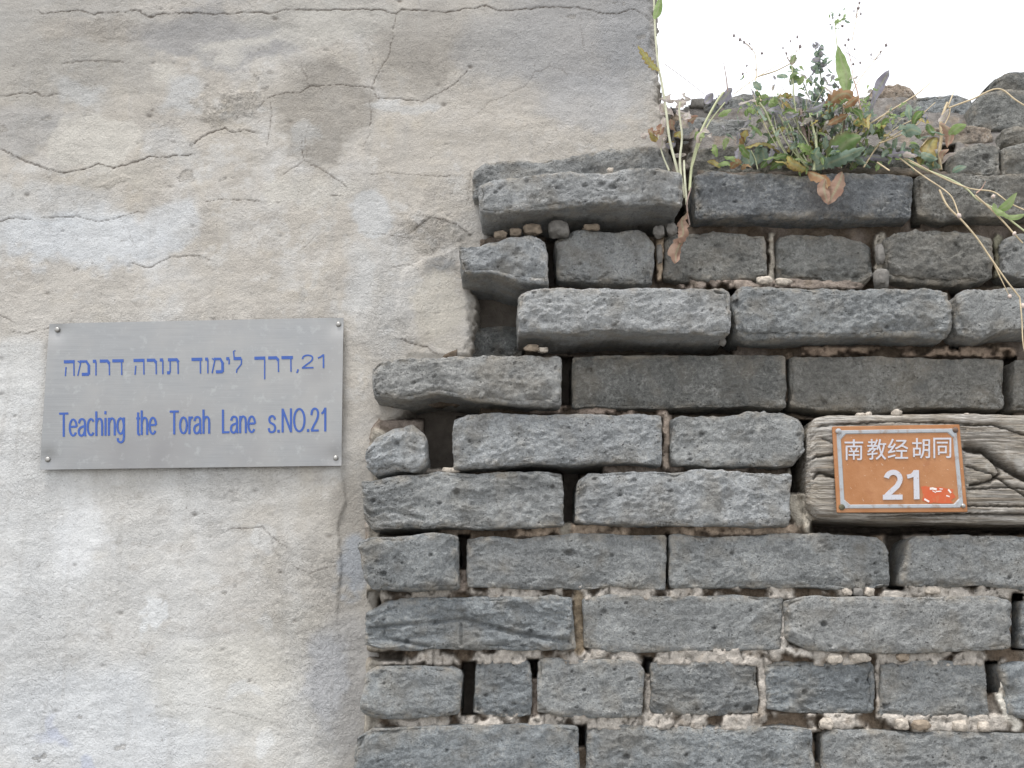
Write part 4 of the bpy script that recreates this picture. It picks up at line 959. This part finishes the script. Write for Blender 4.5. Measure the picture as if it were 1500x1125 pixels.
# ------------------------------------------------------------------ orange house number plate
BD = -.0195
hp = thing('house_number_plate', 'small orange enamel house number plate 21 with raised white Chinese characters, on the timber', 'number plate', PP(1320, 750, BD))
PC = ((1219, 625), (1405, 622), (1417, 750), (1226, 751))
def bil(a, b):
    x = (PC[0][0]*(1-a)+PC[1][0]*a)*(1-b)+(PC[3][0]*(1-a)+PC[2][0]*a)*b
    y = (PC[0][1]*(1-a)+PC[1][1]*a)*(1-b)+(PC[3][1]*(1-a)+PC[2][1]*a)*b
    return x, y
def ringmesh(loops, name, cap=True):
    """loops: list of (list of (a,b), y) successive outlines, lofted; last one capped by a fan"""
    V, Q = [], []; n = len(loops[0][0])
    for lp, y in loops:
        for a, b in lp:
            x_, y_ = bil(a, b); v_ = PP(x_, y_, BD); V.append((v_.x, y, v_.z))
    for k_ in range(len(loops)-1):
        for m in range(n): Q.append((k_*n+m, k_*n+(m+1) % n, (k_+1)*n+(m+1) % n, (k_+1)*n+m))
    me = bpy.data.meshes.new(name); fs = [tuple(q) for q in Q]
    if cap: fs.append(tuple(range((len(loops)-1)*n, len(loops)*n)))
    me.from_pydata(V, [], fs); me.update(); return me
def octo(ix, iy, ch, cv):
    return [(ix+ch, iy), (1-ix-ch, iy), (1-ix, iy+cv), (1-ix, 1-iy-cv), (1-ix-ch, 1-iy), (ix+ch, 1-iy), (ix, 1-iy-cv), (ix, iy+cv)]
k = M('worn_orange_enamel', .5, .35); v = k.coord(False); n1 = k.noise(v, 26, 4, .6); n2 = k.noise(v, 260, 3, .7)
c = k.mix(k.ramp(n1, .35, .65), (.335, .142, .052), (.40, .190, .085)); c = k.mix(k.ramp(n2, .66, .72, 0, .6), c, (.62, .50, .40)); c = k.mix(k.ramp(k.noise(v, 45, 3), .58, .72, 0, .5), c, (.30, .12, .05))
MAT_OR = k.done(c, k.bump(n2, .0003))
k = M('worn_white_enamel', .55, .3); v = k.coord(False); n1 = k.noise(v, 300, 3, .7)
c = k.mix(k.ramp(n1, .58, .68, 0, .6), (.50, .50, .54), (.36, .24, .17)); MAT_WH = k.done(c, k.bump(n1, .0003))
k = M('dirty_grey_border', .55, .3); v = k.coord(False); n1 = k.noise(v, 90, 3, .7)
c = k.mix(k.ramp(n1, .5, .65, 0, .7), (.36, .38, .40), (.26, .20, .16)); MAT_BRD = k.done(c, k.bump(n1, .0003))
sq = octo(0, 0, .006, .008); sq1 = octo(.004, .006, .006, .008)
part('plate', ringmesh([(sq, BD+.002), (sq, BD-.0008), (sq1, BD-.0012)], 'plate'), MAT_OR, hp)
o1 = octo(.028, .045, .030, .045); o2 = octo(.034, .053, .030, .045); o3 = octo(.055, .083, .042, .06); o4 = octo(.061, .092, .042, .06)
part('border', ringmesh([(o1, BD-.0011), (o2, BD-.0024), (o3, BD-.0024), (o4, BD-.0011)], 'border', False), MAT_BRD, hp)
for ch, x0, x1, ya, yb in (('南', 1237, 1264, 644, 674), ('教', 1270, 1298, 643.5, 673.5), ('经', 1300, 1330, 643, 672), ('胡', 1336, 1362, 642, 671.5), ('同', 1367, 1393, 641.5, 671)):
    me = text_mesh(ch); c_ = get_co(me); hgt = float(c_[:, 1].max()-c_[:, 1].min()); mn = float(c_[:, 1].min())
    place_text(ch, x0, x1, yb+mn/hgt*(yb-ya), yb+mn/hgt*(yb-ya), yb-ya, BD-.0011, MAT_WH, hp, .0010, .003, capfit=hgt)
# digits: bold, drawn by hand
def arc(cx, cy, rx, ry, a0, a1, n=12):
    return [(cx+rx*math.cos(math.radians(a0+(a1-a0)*i/n)), cy+ry*math.sin(math.radians(a0+(a1-a0)*i/n))) for i in range(n+1)]
strokes([(arc(1308, 702, 10, 10.0, 190, 380)+[(1314, 712), (1303, 722), (1297, 728)], 3.7), ([(1293, 728.6), (1321.5, 728.3)], 3.6)], MAT_WH, hp, BD-.0011, .0014, 'numeral')
strokes([([(1341.5, 689), (1342.5, 731.5)], 4.0), ([(1328.5, 698.5), (1336, 696.5), (1341, 690.5)], 2.9)], MAT_WH, hp, BD-.0011, .00145, 'numeral')
rs = random.Random(4)
stk = []
k = M('torn_sticker', .5, .3); v = k.coord(False); n1 = k.noise(v, 120, 4, .7)
c = k.mix(k.ramp(n1, .5, .66, 0, .5), (.50, .10, .035), (.44, .19, .085)); MAT_ST = k.done(c)
def sticker():
    out = [(1349, 713), (1356, 712), (1366, 714.5), (1378, 713.5), (1388, 716), (1397, 717), (1396, 722), (1400, 728), (1393, 733), (1396, 737), (1380, 737.5), (1368, 736), (1362, 737.6), (1351, 733), (1352, 725)]
    V = [tuple(PP(x, y, BD-.0016)) for x, y in out]+[tuple(PP(x, y, BD-.0011)) for x, y in out]; n = len(out)
    me = bpy.data.meshes.new('torn_sticker'); me.from_pydata(V, [], [tuple(range(n))]+[(i, (i+1) % n, n+(i+1) % n, n+i) for i in range(n)]); me.update(); return me
stick_o = part('sticker', sticker(), MAT_ST, hp)
MAT_PAPER = simple('torn_paper', (.72, .66, .62), .8, .15, 200, .0002)
strokes([([(1362, 716), (1366, 715.5), (1372, 717)], 1.6), ([(1371, 720), (1379, 719.5)], .8), ([(1389, 717), (1393, 722)], 1.2), ([(1354, 731), (1361, 735)], 1.3), ([(1386, 726), (1391, 727.5)], .9), ([(1366, 719), (1371, 721.5)], .6), ([(1376, 716), (1381, 716.5)], .7)], MAT_PAPER, stick_o, BD-.0016, .0002, 'torn_paper')
for cx, cy, m in ((1399, 630, simple('rusty_screw', (.13, .09, .07), .7, .3, 200, .0006)), (1233, 743, simple('dark_screw', (.12, .11, .07), .7, .3, 200, .0006)), (1411, 741, MAT_SCREW), (1228, 632, MAT_BRD)):
    screw(cx, cy, 4.2 if cy != 741 else 3.2, BD-.0015, hp, m)
for i, (cx, cy, rx, ry) in enumerate(((1313, 605, 7, 5), (1272, 608, 5, 4), (1260, 608, 7, 3), (1416, 608, 4, 3))):
    pebble(cx, cy, rx, ry, -.006, MAT_PALE, beam_o, 60+i, 'mortar_fragment', 7)

# ------------------------------------------------------------------ plants
G1 = leaf_material('green_leaf', (.12, .21, .07), (.22, .33, .12), (.24, .22, .11))
G2 = leaf_material('blue_green_leaf', (.18, .27, .20), (.32, .40, .32))
G3 = leaf_material('pale_green_leaf', (.26, .38, .13), (.40, .50, .24))
PU = leaf_material('purple_grey_leaf', (.26, .24, .28), (.44, .43, .49))
YL = leaf_material('yellowing_leaf', (.46, .44, .14), (.48, .36, .16), (.30, .18, .07))
OB = leaf_material('rusty_leaf', (.34, .18, .09), (.43, .27, .15))
DB = leaf_material('dry_brown_leaf', (.34, .20, .145), (.47, .33, .25))
DP = leaf_material('dry_pale_leaf', (.50, .43, .40), (.62, .57, .54))
ST_G = simple('green_stem', (.46, .48, .30), .6, .2, 60, .0005)
ST_P = simple('pale_stem', (.62, .62, .46), .6, .2, 60, .0005)
ST_B = simple('brown_stem', (.30, .23, .20), .7, .25, 60, .0005)
ST_S = simple('straw_stem', (.55, .45, .30), .7, .25, 60, .0005)
ST_R = simple('pink_stem', (.50, .34, .27), .7, .25, 60, .0005)
rl = random.Random(11)
from mathutils import noise as mnoise
def leaf(parent, pts, d0, d1, wpx, mat, teeth=0, depth=.35, fold=.3, turn=0.0, curl=0.0, name='leaf', peak=.45, seed=None):
    """blade along a pixel polyline, going from depth d0 to d1; wpx = half width at its widest"""
    P3 = [PP(x, y, d0+(d1-d0)*i/(len(pts)-1)) for i, (x, y) in enumerate(pts)]
    path = smooth_path(P3, 12 if teeth > 5 else 7); n = len(path)
    V, rim, rib = [], [], []
    ph = rl.uniform(0, 6)
    for i, p in enumerate(path):
        t = (path[min(n-1, i+1)]-path[max(0, i-1)]).normalized(); s = i/(n-1)
        side = t.cross(Vector((0, 1, 0)))
        if side.length < .1: side = Vector((1, 0, 0))
        side.normalize(); nrm = side.cross(t).normalized()
        if nrm.y > 0: nrm = -nrm
        tw = turn+.5*math.sin(3*s+ph)*(.3+abs(turn)); sd_ = side*math.cos(tw)+nrm*math.sin(tw); nn = nrm*math.cos(tw)-side*math.sin(tw)
        e = math.log(.5)/math.log(peak)
        wv = math.sin(math.pi*min(.999, max(.001, s))**e)**.75
        wl = wpx*MM_PER_PX*(wv+.06*(s < .95))
        for j, a in enumerate((-1, -.55, 0, .55, 1)):
            ww = wl
            if teeth and abs(a) > .9:
                f = (s*teeth+(.37 if a > 0 else 0)+.15*math.sin(9*s+ph)) % 1.0
                ww = wl*(1-depth*(1-f)**1.5)
            elif teeth and abs(a) > .5:
                f = (s*teeth+(.37 if a > 0 else 0)+.15*math.sin(9*s+ph)) % 1.0
                ww = wl*(1-depth*.45*(1-f)**1.5)
            q = p+sd_*(a*ww)+nn*(-fold*abs(a)*ww)+nn*(curl*wpx*MM_PER_PX*(a*a)*math.sin(4*s+ph+a))
            q = q+nn*(mnoise.noise(q*95)*.0032*min(1, wpx/9)+mnoise.noise(q*240)*.0011)
            V.append(tuple(q)); rim.append(abs(a)); rib.append(1-abs(a)*2 if abs(a) < .5 else 0)
    Q = []
    for i in range(n-1):
        for j in range(4): Q.append((i*5+j, i*5+j+1, (i+1)*5+j+1, (i+1)*5+j))
    return part(name, fast_mesh(name, V, Q, {'rim': rim, 'rib': rib}), mat, parent)
def stems(parent, lst, mat, name='stem'):
    """lst: (pixel pts, d0, d1, r0 px, r1 px)"""
    for pts, d0, d1, r0, r1 in lst:
        r0, r1 = r0*.85, r1*.85
        P3 = [PP(x, y, d0+(d1-d0)*i/(len(pts)-1)) for i, (x, y) in enumerate(pts)]
        part(name, tube_mesh([(P3, r0*MM_PER_PX, r1*MM_PER_PX)]), mat, parent)
def buds(parent, pts, d, r, mat, name='bud'):
    for x, y in pts:
        pebble(x, y, r*rl.uniform(.7, 1.2), r*rl.uniform(.9, 1.6), d, mat, parent, rl.randint(0, 99), name, 5)

# A: tall pale weed in the left gap
A = thing('tall_weed', 'tall pale-stalked weed with dry pinkish leaves, rising from the gap beside the plaster edge', 'weed', PP(1003, 300, -.01))
stems(A, [([(1001, 285), (991, 245), (981, 205), (976, 165), (969, 120), (964, 95), (960, 50), (958, 0), (955, -70)], .0, -.03, 2.6, 1.7)], ST_P)
stems(A, [([(1003, 290), (996, 240), (999, 200), (995, 165), (996, 150)], -.005, -.02, 2.3, 1.6), ([(1006, 300), (1003, 260), (1002, 235)], -.01, -.01, 2.2, 1.6), ([(980, 250), (970, 225), (963, 195)], .0, -.01, 1.8, 1.0)], ST_P)
stems(A, [([(1010, 280), (1013, 245), (1020, 215), (1028, 190), (1048, 152), (1060, 135)], -.005, .03, 2.6, 2.2), ([(1012, 250), (1024, 212), (1040, 178), (1062, 150)], .0, .03, 1.8, 1.3)], ST_G)
stems(A, [([(974, 94), (1000, 113), (1036, 141)], -.03, .0, .6, .5), ([(1066, 135), (1064, 115), (1060, 92)], .03, .03, 1.5, .6), ([(1010, 330), (1006, 300), (1012, 275)], -.03, -.02, 1.6, 1.2)], ST_B)
leaf(A, [(966, 104), (955, 95), (944, 80), (934, 66)], -.03, -.04, 7, YL, 7, .6)
leaf(A, [(958, 28), (964, 14), (968, -8)], -.03, -.035, 6, G3, 0)
leaf(A, [(1018, 205), (1024, 198), (1030, 202)], .0, -.02, 8, G3, 4, .3)
leaf(A, [(1052, 170), (1062, 165), (1072, 160)], .01, .0, 5, G3, 3, .3)
leaf(A, [(1048, 150), (1062, 142), (1072, 128)], .03, .03, 10, PU, 4, .4, turn=.4)
for i in range(30):
    x = rl.uniform(948, 1042); y = rl.uniform(132, 228)
    if x < 962: y = rl.uniform(165, 205)
    a = rl.uniform(0, 6.3); L = rl.uniform(9, 20)
    leaf(A, [(x, y), (x+.5*L*math.cos(a)+rl.uniform(-3, 3), y+.5*L*math.sin(a)), (x+L*math.cos(a), y+L*math.sin(a))], -.01+rl.uniform(-.02, .03), rl.uniform(-.02, .03), rl.uniform(4, 8), rl.choice([DP, DP, DB, YL, PU, DP]), rl.choice([0, 3, 4]), .4, .3, rl.uniform(-.8, .8), .6)
leaf(A, [(1006, 310), (999, 325), (1001, 340), (994, 350)], -.03, -.045, 9, DB, 5, .4, .5, .3, .8, name='withered_leaf')
leaf(A, [(1004, 338), (1000, 352), (992, 368), (989, 386)], -.035, -.04, 9, DB, 4, .4, .5, -.3, .8, name='withered_leaf')

# B: big leafy weed in the middle of the ledge
B = thing('leafy_weed', 'biggest leafy green weed with purple stalks, growing on the ledge above the dark brick', 'weed', PP(1195, 250, .01))
stems(B, [([(1188, 250), (1182, 215), (1176, 185), (1173, 160)], .0, .0, 4.0, 3.2), ([(1228, 248), (1233, 210), (1236, 175), (1236, 150)], .0, .01, 3.6, 3.0)], ST_B)
stems(B, [([(1186, 248), (1162, 215), (1150, 185), (1140, 165)], .0, -.01, 2.2, 1.5), ([(1178, 248), (1150, 225), (1135, 195), (1122, 165), (1112, 150)], .0, -.01, 2.6, 1.8), ([(1192, 250), (1196, 215), (1186, 165)], -.01, -.01, 3.0, 2.0),
          ([(1200, 250), (1206, 200), (1205, 150), (1200, 80)], .01, .02, 2.2, 1.0), ([(1170, 190), (1164, 150), (1160, 95)], .0, .0, 1.6, 1.0), ([(1205, 248), (1215, 220), (1222, 200)], -.01, -.01, 2.2, 1.5), ([(1236, 152), (1238, 120), (1226, 65), (1224, 30)], .01, .02, 1.6, .7)], ST_G)
stems(B, [([(1262, 166), (1256, 135), (1251, 118)], .0, .01, 1.4, 1.1), ([(1250, 118), (1248, 100), (1244, 80)], .01, .01, .7, .5)], ST_R)
stems(B, [([(1212, 235), (1255, 195), (1300, 165), (1340, 140), (1362, 122)], .0, .02, 2.2, .8), ([(1240, 152), (1258, 118), (1278, 92), (1292, 72)], .01, .02, .9, .5), ([(1075, 138), (1108, 114), (1150, 88), (1190, 56)], .03, .03, .8, .5),
          ([(1108, 114), (1107, 85), (1103, 74), (1091, 62)], .03, .03, .9, .5), ([(1110, 112), (1136, 104), (1158, 93)], .03, .03, 1.5, 1.0), ([(1115, 148), (1108, 130), (1107, 112)], .0, .03, 1.4, .9), ([(1248, 60), (1255, 25), (1259, 6)], .02, .02, .7, .5)], ST_S)
SEED = leaf_material('seed_head', (.36, .30, .29), (.48, .42, .43))
def spray(parent, base, d, tips, mat, r=1.9):
    for tx_, ty_ in tips:
        stems(parent, [([base, ((base[0]+tx_)/2+rl.uniform(-3, 3), (base[1]+ty_)/2+rl.uniform(-3, 3)), (tx_, ty_)], d, d, .55, .38)], ST_B)
        buds(parent, [(tx_, ty_)], d, r*rl.uniform(.7, 1.1), SEED)
spray(B, (1103, 74), .03, [(1090, 62), (1084, 58), (1075, 52), (1098, 64)], SEED); spray(B, (1108, 104), .03, [(1094, 96), (1088, 108), (1116, 78)], SEED)
spray(B, (1244, 80), .015, [(1252, 72), (1250, 94), (1260, 92), (1238, 66), (1243, 58)], SEED); spray(B, (1224, 32), .02, [(1220, 26), (1230, 22), (1216, 36), (1234, 38)], SEED)
spray(B, (1255, 26), .02, [(1257, 12), (1251, 16), (1261, 20), (1259, 4)], SEED); spray(B, (1282, 88), .02, [(1276, 80), (1290, 76), (1298, 66)], SEED)
spray(B, (1160, 96), .0, [(1152, 78), (1158, 60), (1168, 54), (1147, 70), (1172, 68)], SEED)
# spiky blue-green clusters
for i in range(105):
    t = rl.random(); x = 1198+6*math.sin(t*3)+rl.gauss(0, 3.5+12*t); y = 64+118*t; a = rl.uniform(0, 6.3); L = rl.uniform(6, 14)
    leaf(B, [(x, y), (x+.6*L*math.cos(a), y+.6*L*math.sin(a)), (x+L*math.cos(a), y+L*math.sin(a)+1)], .0+rl.uniform(-.01, .02), rl.uniform(-.01, .02), rl.uniform(2.2, 4.6), rl.choice([G2, G2, PU, PU, G2]), 0, 0, .3, rl.uniform(-.8, .8), name='leaflet')
for cx, cy, n in ((1160, 112, 12), (1112, 150, 14), (1222, 28, 8), (1236, 34, 5)):
    for i in range(n):
        x = rl.gauss(cx, 9 if cy > 60 else 4); y = rl.gauss(cy, 12 if cy > 60 else 7); a = rl.uniform(0, 6.3); L = rl.uniform(9, 18)*(1 if cy > 60 else .5)
        leaf(B, [(x, y), (x+.5*L*math.cos(a), y+.5*L*math.sin(a)-1), (x+L*math.cos(a), y+L*math.sin(a))], .0, rl.uniform(-.01, .02), L*.36, rl.choice([G3, G1, G2]), 4, .35, .2, rl.uniform(-.6, .6), name='leaflet')
leaf(B, [(1240, 138), (1240, 112), (1234, 90), (1227, 68)], .0, .01, 12, G3, 0, 0, .35, .1, peak=.4)
leaf(B, [(1272, 168), (1283, 140), (1292, 122), (1303, 102)], .02, .02, 9, PU, 0, 0, .3, .3, peak=.6)
leaf(B, [(1210, 158), (1225, 142), (1240, 138), (1258, 150)], -.005, -.01, 13, OB, 6, .5, .3, .2)
leaf(B, [(1258, 140), (1246, 150), (1234, 158)], -.01, -.015, 7, OB, 4, .4)
leaf(B, [(1242, 168), (1225, 175), (1212, 184)], -.01, -.02, 7, OB, 4, .4)
leaf(B, [(1250, 182), (1262, 178), (1272, 186)], -.01, -.02, 9, YL, 4, .4)
leaf(B, [(1170, 166), (1155, 168), (1140, 160), (1124, 162)], -.01, -.02, 7, PU, 7, .4, .3, .3)
leaf(B, [(1180, 162), (1195, 160), (1206, 152)], -.01, -.02, 6, PU, 5, .4, .3, -.2)
leaf(B, [(1215, 240), (1228, 222), (1244, 206), (1262, 200)], -.01, -.03, 20, G1, 6, .25, .25, .1)
leaf(B, [(1200, 245), (1222, 236), (1246, 226), (1268, 216)], -.01, -.03, 11, G2, 7, .35, .3, .4)
leaf(B, [(1188, 248), (1205, 238), (1195, 226), (1200, 215)], -.01, -.03, 9, G2, 5, .4)
leaf(B, [(1184, 250), (1172, 244), (1160, 238), (1152, 228)], -.01, -.035, 9, YL, 8, .6)
leaf(B, [(1178, 250), (1160, 246), (1150, 238), (1134, 236)], -.01, -.03, 5, YL, 5, .5, .3, .4)
for i in range(34):      # rosette of narrow lobed leaves
    a = math.radians(rl.uniform(10, 170)); L = rl.uniform(28, 62)*(.8 if abs(math.cos(a)) < .5 else 1.15); r0 = rl.uniform(6, 50)
    bx, by = 1200+r0*math.cos(a), 246-r0*math.sin(a)
    ex, ey = 1200+(r0+L)*math.cos(a), min(240, 246-(r0+L)*math.sin(a)*.85+rl.uniform(0, 14))
    leaf(B, [(bx, by), ((bx+ex)/2+rl.uniform(-6, 6), (by+ey)/2-rl.uniform(2, 12)), (ex, ey)], rl.uniform(-.01, .03), rl.uniform(-.04, .04), rl.uniform(4, 8), rl.choice([G1, G2, G2, G1, G3, PU, G2, YL]), rl.choice([5, 6, 7]), .7, .3, rl.uniform(-1, 1), .3)
for i in range(170):     # ragged small leaves filling the tuft
    u_ = rl.random()
    if u_ < .70: x = rl.gauss(1205, 45); y = rl.uniform(150+.012*(x-1205)**2*.25, 244)
    elif u_ < .86: x = rl.gauss(1125, 17); y = rl.uniform(140, 215)
    else: x = rl.gauss(1255, 18); y = rl.uniform(150, 235)
    a = rl.uniform(0, 6.3); L = rl.uniform(11, 27)
    leaf(B, [(x, y), (x+.5*L*math.cos(a)+rl.uniform(-3, 3), y+.5*L*math.sin(a)-3), (x+L*math.cos(a), y+L*math.sin(a))], rl.uniform(-.02, .05), rl.uniform(-.04, .04), L*rl.uniform(.16, .30), rl.choice([G2, G2, G1, G1, PU, PU, G3, G2, YL, DP]), rl.choice([3, 4, 5]), .6, .35, rl.uniform(-1.2, 1.2), .4, name='leaflet')
for i in range(110):     # airy upper leaves
    x = rl.gauss(1195, 50); y = rl.uniform(118+abs(x-1200)*.30, 205); a = rl.uniform(0, 6.3); L = rl.uniform(7, 17)
    leaf(B, [(x, y), (x+.5*L*math.cos(a), y+.5*L*math.sin(a)-2), (x+L*math.cos(a), y+L*math.sin(a))], rl.uniform(-.02, .04), rl.uniform(-.03, .04), L*rl.uniform(.14, .26), rl.choice([G2, G3, G3, PU, PU, G2, DP]), 3, .6, .35, rl.uniform(-1.2, 1.2), .4, name='leaflet')
for i in range(14):
    x = rl.uniform(1110, 1260); xb = 1195+(x-1195)*.2
    stems(B, [([(xb, 248), ((x+xb)/2+rl.uniform(-8, 8), 212), (x, rl.uniform(150, 190))], .0, rl.uniform(-.02, .03), rl.uniform(1.2, 2.0), .9)], rl.choice([ST_G, ST_P, ST_G, ST_B]))
leaf(B, [(1183, 250), (1196, 257), (1208, 262), (1213, 275)], -.012, -.045, 11, OB, 3, .2, .3, .0, .2, name='withered_leaf')
leaf(B, [(1234, 250), (1230, 266), (1222, 282), (1212, 300)], -.010, -.048, 11, DB, 4, .15, .25, .0, .2, name='withered_leaf', peak=.5)
leaf(B, [(1208, 262), (1207, 278), (1213, 299)], -.04, -.047, 9, DB, 3, .2, .25, .2, .2, name='withered_leaf')

for i in range(26):
    x0_ = rl.uniform(1150, 1250); x1_ = x0_+rl.uniform(-70, 80); y1_ = rl.uniform(95, 190)
    stems(B, [([(x0_, 246), ((x0_+x1_)/2+rl.uniform(-10, 10), (246+y1_)/2), (x1_, y1_)], rl.uniform(-.01, .03), rl.uniform(-.02, .03), rl.uniform(.7, 1.2), .4)], rl.choice([ST_G, ST_P, ST_S, ST_S, ST_B]))
    for q_ in range(rl.choice([1, 2, 3])):
        a = rl.uniform(0, 6.3); L = rl.uniform(5, 12); xx_ = x1_+rl.uniform(-4, 4); yy_ = y1_+rl.uniform(-2, 12)
        leaf(B, [(xx_, yy_), (xx_+.5*L*math.cos(a), yy_+.5*L*math.sin(a)), (xx_+L*math.cos(a), yy_+L*math.sin(a))], .0, rl.uniform(-.01, .01), L*.25, rl.choice([G3, G2, PU, G3, DP]), 0, 0, .3, rl.uniform(-.8, .8), name='leaflet')
# C: low green seedlings left of it
C = thing('low_green_weed', 'low dark green seedling weed on the ledge left of the leafy weed', 'weed', PP(1105, 250, .0))
for i, (x, y, a, L, w_, m) in enumerate([(1090, 244, 150, 34, 6, G3), (1075, 244, 170, 24, 5, G3), (1100, 244, 115, 30, 11, G2), (1108, 240, 70, 26, 10, G2), (1098, 232, 130, 26, 9, G1), (1115, 246, 40, 34, 8, G1), (1128, 248, 25, 26, 6, G1), (1140, 248, 60, 22, 6, G2),
                                         (1055, 246, 150, 22, 5, YL), (1070, 247, 35, 20, 7, OB), (1086, 248, 20, 16, 5, OB), (1050, 230, 110, 20, 6, G3), (1060, 220, 70, 20, 6, G3), (1108, 226, 60, 16, 6, G2), (1120, 236, 100, 20, 8, G2)]):
    ar = math.radians(a)
    leaf(C, [(x, y), (x+.5*L*math.cos(ar), y-.5*L*math.sin(ar)-3), (x+L*math.cos(ar), y-L*math.sin(ar)+2)], .0, rl.uniform(-.03, .01), w_, m, 5, .4, .25, rl.uniform(-.4, .4), .2)
leaf(C, [(1084, 212), (1090, 200), (1094, 190)], .03, .02, 8, YL, 4, .3); leaf(C, [(1092, 212), (1088, 205), (1082, 198)], .03, .02, 6, OB, 3, .3)
stems(C, [([(1092, 248), (1092, 230), (1090, 210)], .01, .03, 1.0, .8), ([(1110, 248), (1106, 232), (1100, 220)], .0, .0, 1.2, .8)], ST_G)

# D: mat of small foliage right of it
D = thing('creeping_weed', 'spreading patch of small blue-green leaves on the ledge right of the leafy weed', 'weed', PP(1300, 248, .02))
for i in range(62):
    t = rl.random(); x = 1255+115*t+rl.gauss(0, 5); y = rl.uniform(160+18*t, 244); a = rl.uniform(0, 6.3); L = rl.uniform(10, 24)
    leaf(D, [(x, y), (x+.5*L*math.cos(a), y+.5*L*math.sin(a)-3), (x+L*math.cos(a), y+L*math.sin(a))], rl.uniform(-.01, .04), rl.uniform(-.02, .03), rl.uniform(3.5, 8), rl.choice([G2, G2, G1, G2, PU, YL, G1, G3]), rl.choice([0, 4, 5]), .4, .3, rl.uniform(-1, 1), .3)
stems(D, [([(1265, 245), (1285, 215), (1310, 190), (1345, 172)], .0, .03, 1.6, .8), ([(1288, 210), (1325, 195), (1352, 175)], .0, .0, 1.6, 1.0), ([(1296, 206), (1330, 185), (1370, 150)], .0, .02, 1.2, .6), ([(1285, 238), (1303, 250)], -.02, -.03, 1.6, 1.2)], ST_S)
leaf(D, [(1322, 196), (1335, 190), (1350, 194)], .0, -.01, 11, G2, 3, .2); leaf(D, [(1300, 228), (1325, 226), (1345, 228)], -.01, -.02, 6, PU, 6, .5)

# E: dried seedling on the right
E = thing('dried_seedling', 'withered brown seedling with one yellow-green leaf, standing right of the creeping leaves', 'weed', PP(1378, 249, .02))
stems(E, [([(1378, 249), (1376, 225), (1379, 200), (1378, 180), (1384, 160), (1388, 150)], .02, .02, 3.2, 2.4), ([(1388, 158), (1395, 140), (1400, 128)], .02, .03, 1.6, .5), ([(1392, 158), (1390, 170), (1384, 182)], .01, .01, 1.2, 1.0), ([(1370, 192), (1360, 202), (1350, 214)], .0, .0, 1.6, .8)], ST_S)
leaf(E, [(1372, 200), (1362, 212), (1360, 222), (1372, 232)], .0, -.01, 12, YL, 4, .2, .2, .2); leaf(E, [(1350, 222), (1360, 230), (1374, 233)], -.01, -.015, 7, G2, 6, .3)
leaf(E, [(1376, 182), (1386, 186), (1392, 198), (1388, 216)], .0, .0, 8, DB, 3, .3, .4, .3, .6); leaf(E, [(1390, 198), (1402, 188), (1416, 182)], .0, .0, 7, G3, 0, 0, .2, .2); leaf(E, [(1380, 240), (1388, 228), (1402, 224)], .0, -.01, 3, DP, 0)
leaf(E, [(1384, 238), (1380, 226), (1390, 218)], .0, -.01, 5, DB, 3, .3, .4, 0, .6); leaf(E, [(1376, 178), (1384, 170), (1390, 160)], .01, .01, 5, DP, 3, .3, .3, .3, .5)
leaf(E, [(1395, 252), (1404, 247), (1416, 244)], -.01, -.02, 5, G2, 0, 0, .1)
# F: trailing straw stems
Ft = thing('trailing_dry_weed', 'trailing straw-coloured stems hanging down over the bricks at the right edge', 'dry weed', PP(1312, 228, .01))
stems(Ft, [([(1318, 230), (1350, 246), (1390, 262), (1415, 276), (1432, 292), (1460, 308), (1500, 338), (1540, 370)], .0, -.07, 1.9, 1.5)], ST_G)
stems(Ft, [([(1314, 228), (1335, 236), (1380, 260), (1420, 276), (1455, 281), (1480, 298), (1520, 316)], -.005, -.07, 1.2, 1.2), ([(1316, 230), (1350, 256), (1380, 276), (1395, 290), (1405, 316)], -.01, -.05, 1.4, 1.1), ([(1376, 278), (1388, 302), (1410, 324), (1432, 350), (1447, 372), (1458, 388), (1475, 412), (1494, 436)], -.05, -.07, 1.8, 1.3),
           ([(1455, 384), (1466, 408), (1478, 432)], -.06, -.06, 1.2, .6), ([(1494, 436), (1497, 470), (1499, 505), (1508, 540)], -.07, -.07, 1.2, .9), ([(1428, 286), (1450, 305), (1470, 325), (1485, 342), (1498, 356)], -.06, -.06, 1.8, 1.2), ([(1390, 158), (1425, 145), (1462, 130), (1490, 148), (1530, 172)], .0, -.03, 1.6, 1.4)], ST_S)
stems(Ft, [([(1430, 283), (1438, 276), (1444, 265)], -.06, -.065, 1.2, .4)], ST_R)
leaf(Ft, [(1462, 308), (1476, 300), (1490, 282)], -.06, -.07, 6, G3, 0, 0, .2, .3); leaf(Ft, [(1455, 298), (1462, 310), (1478, 316)], -.06, -.07, 5, G3, 3, .3); leaf(Ft, [(1470, 316), (1488, 318), (1502, 314)], -.06, -.07, 4, G3, 0)
buds(Ft, [(1479, 434), (1498, 448), (1486, 342), (1405, 316), (1455, 288)], -.065, 2.5, simple('dry_calyx', (.62, .52, .46), .8))
print('script triangles', sum(len(o.data.polygons)*2 for o in sc.objects if o.type == 'MESH'))
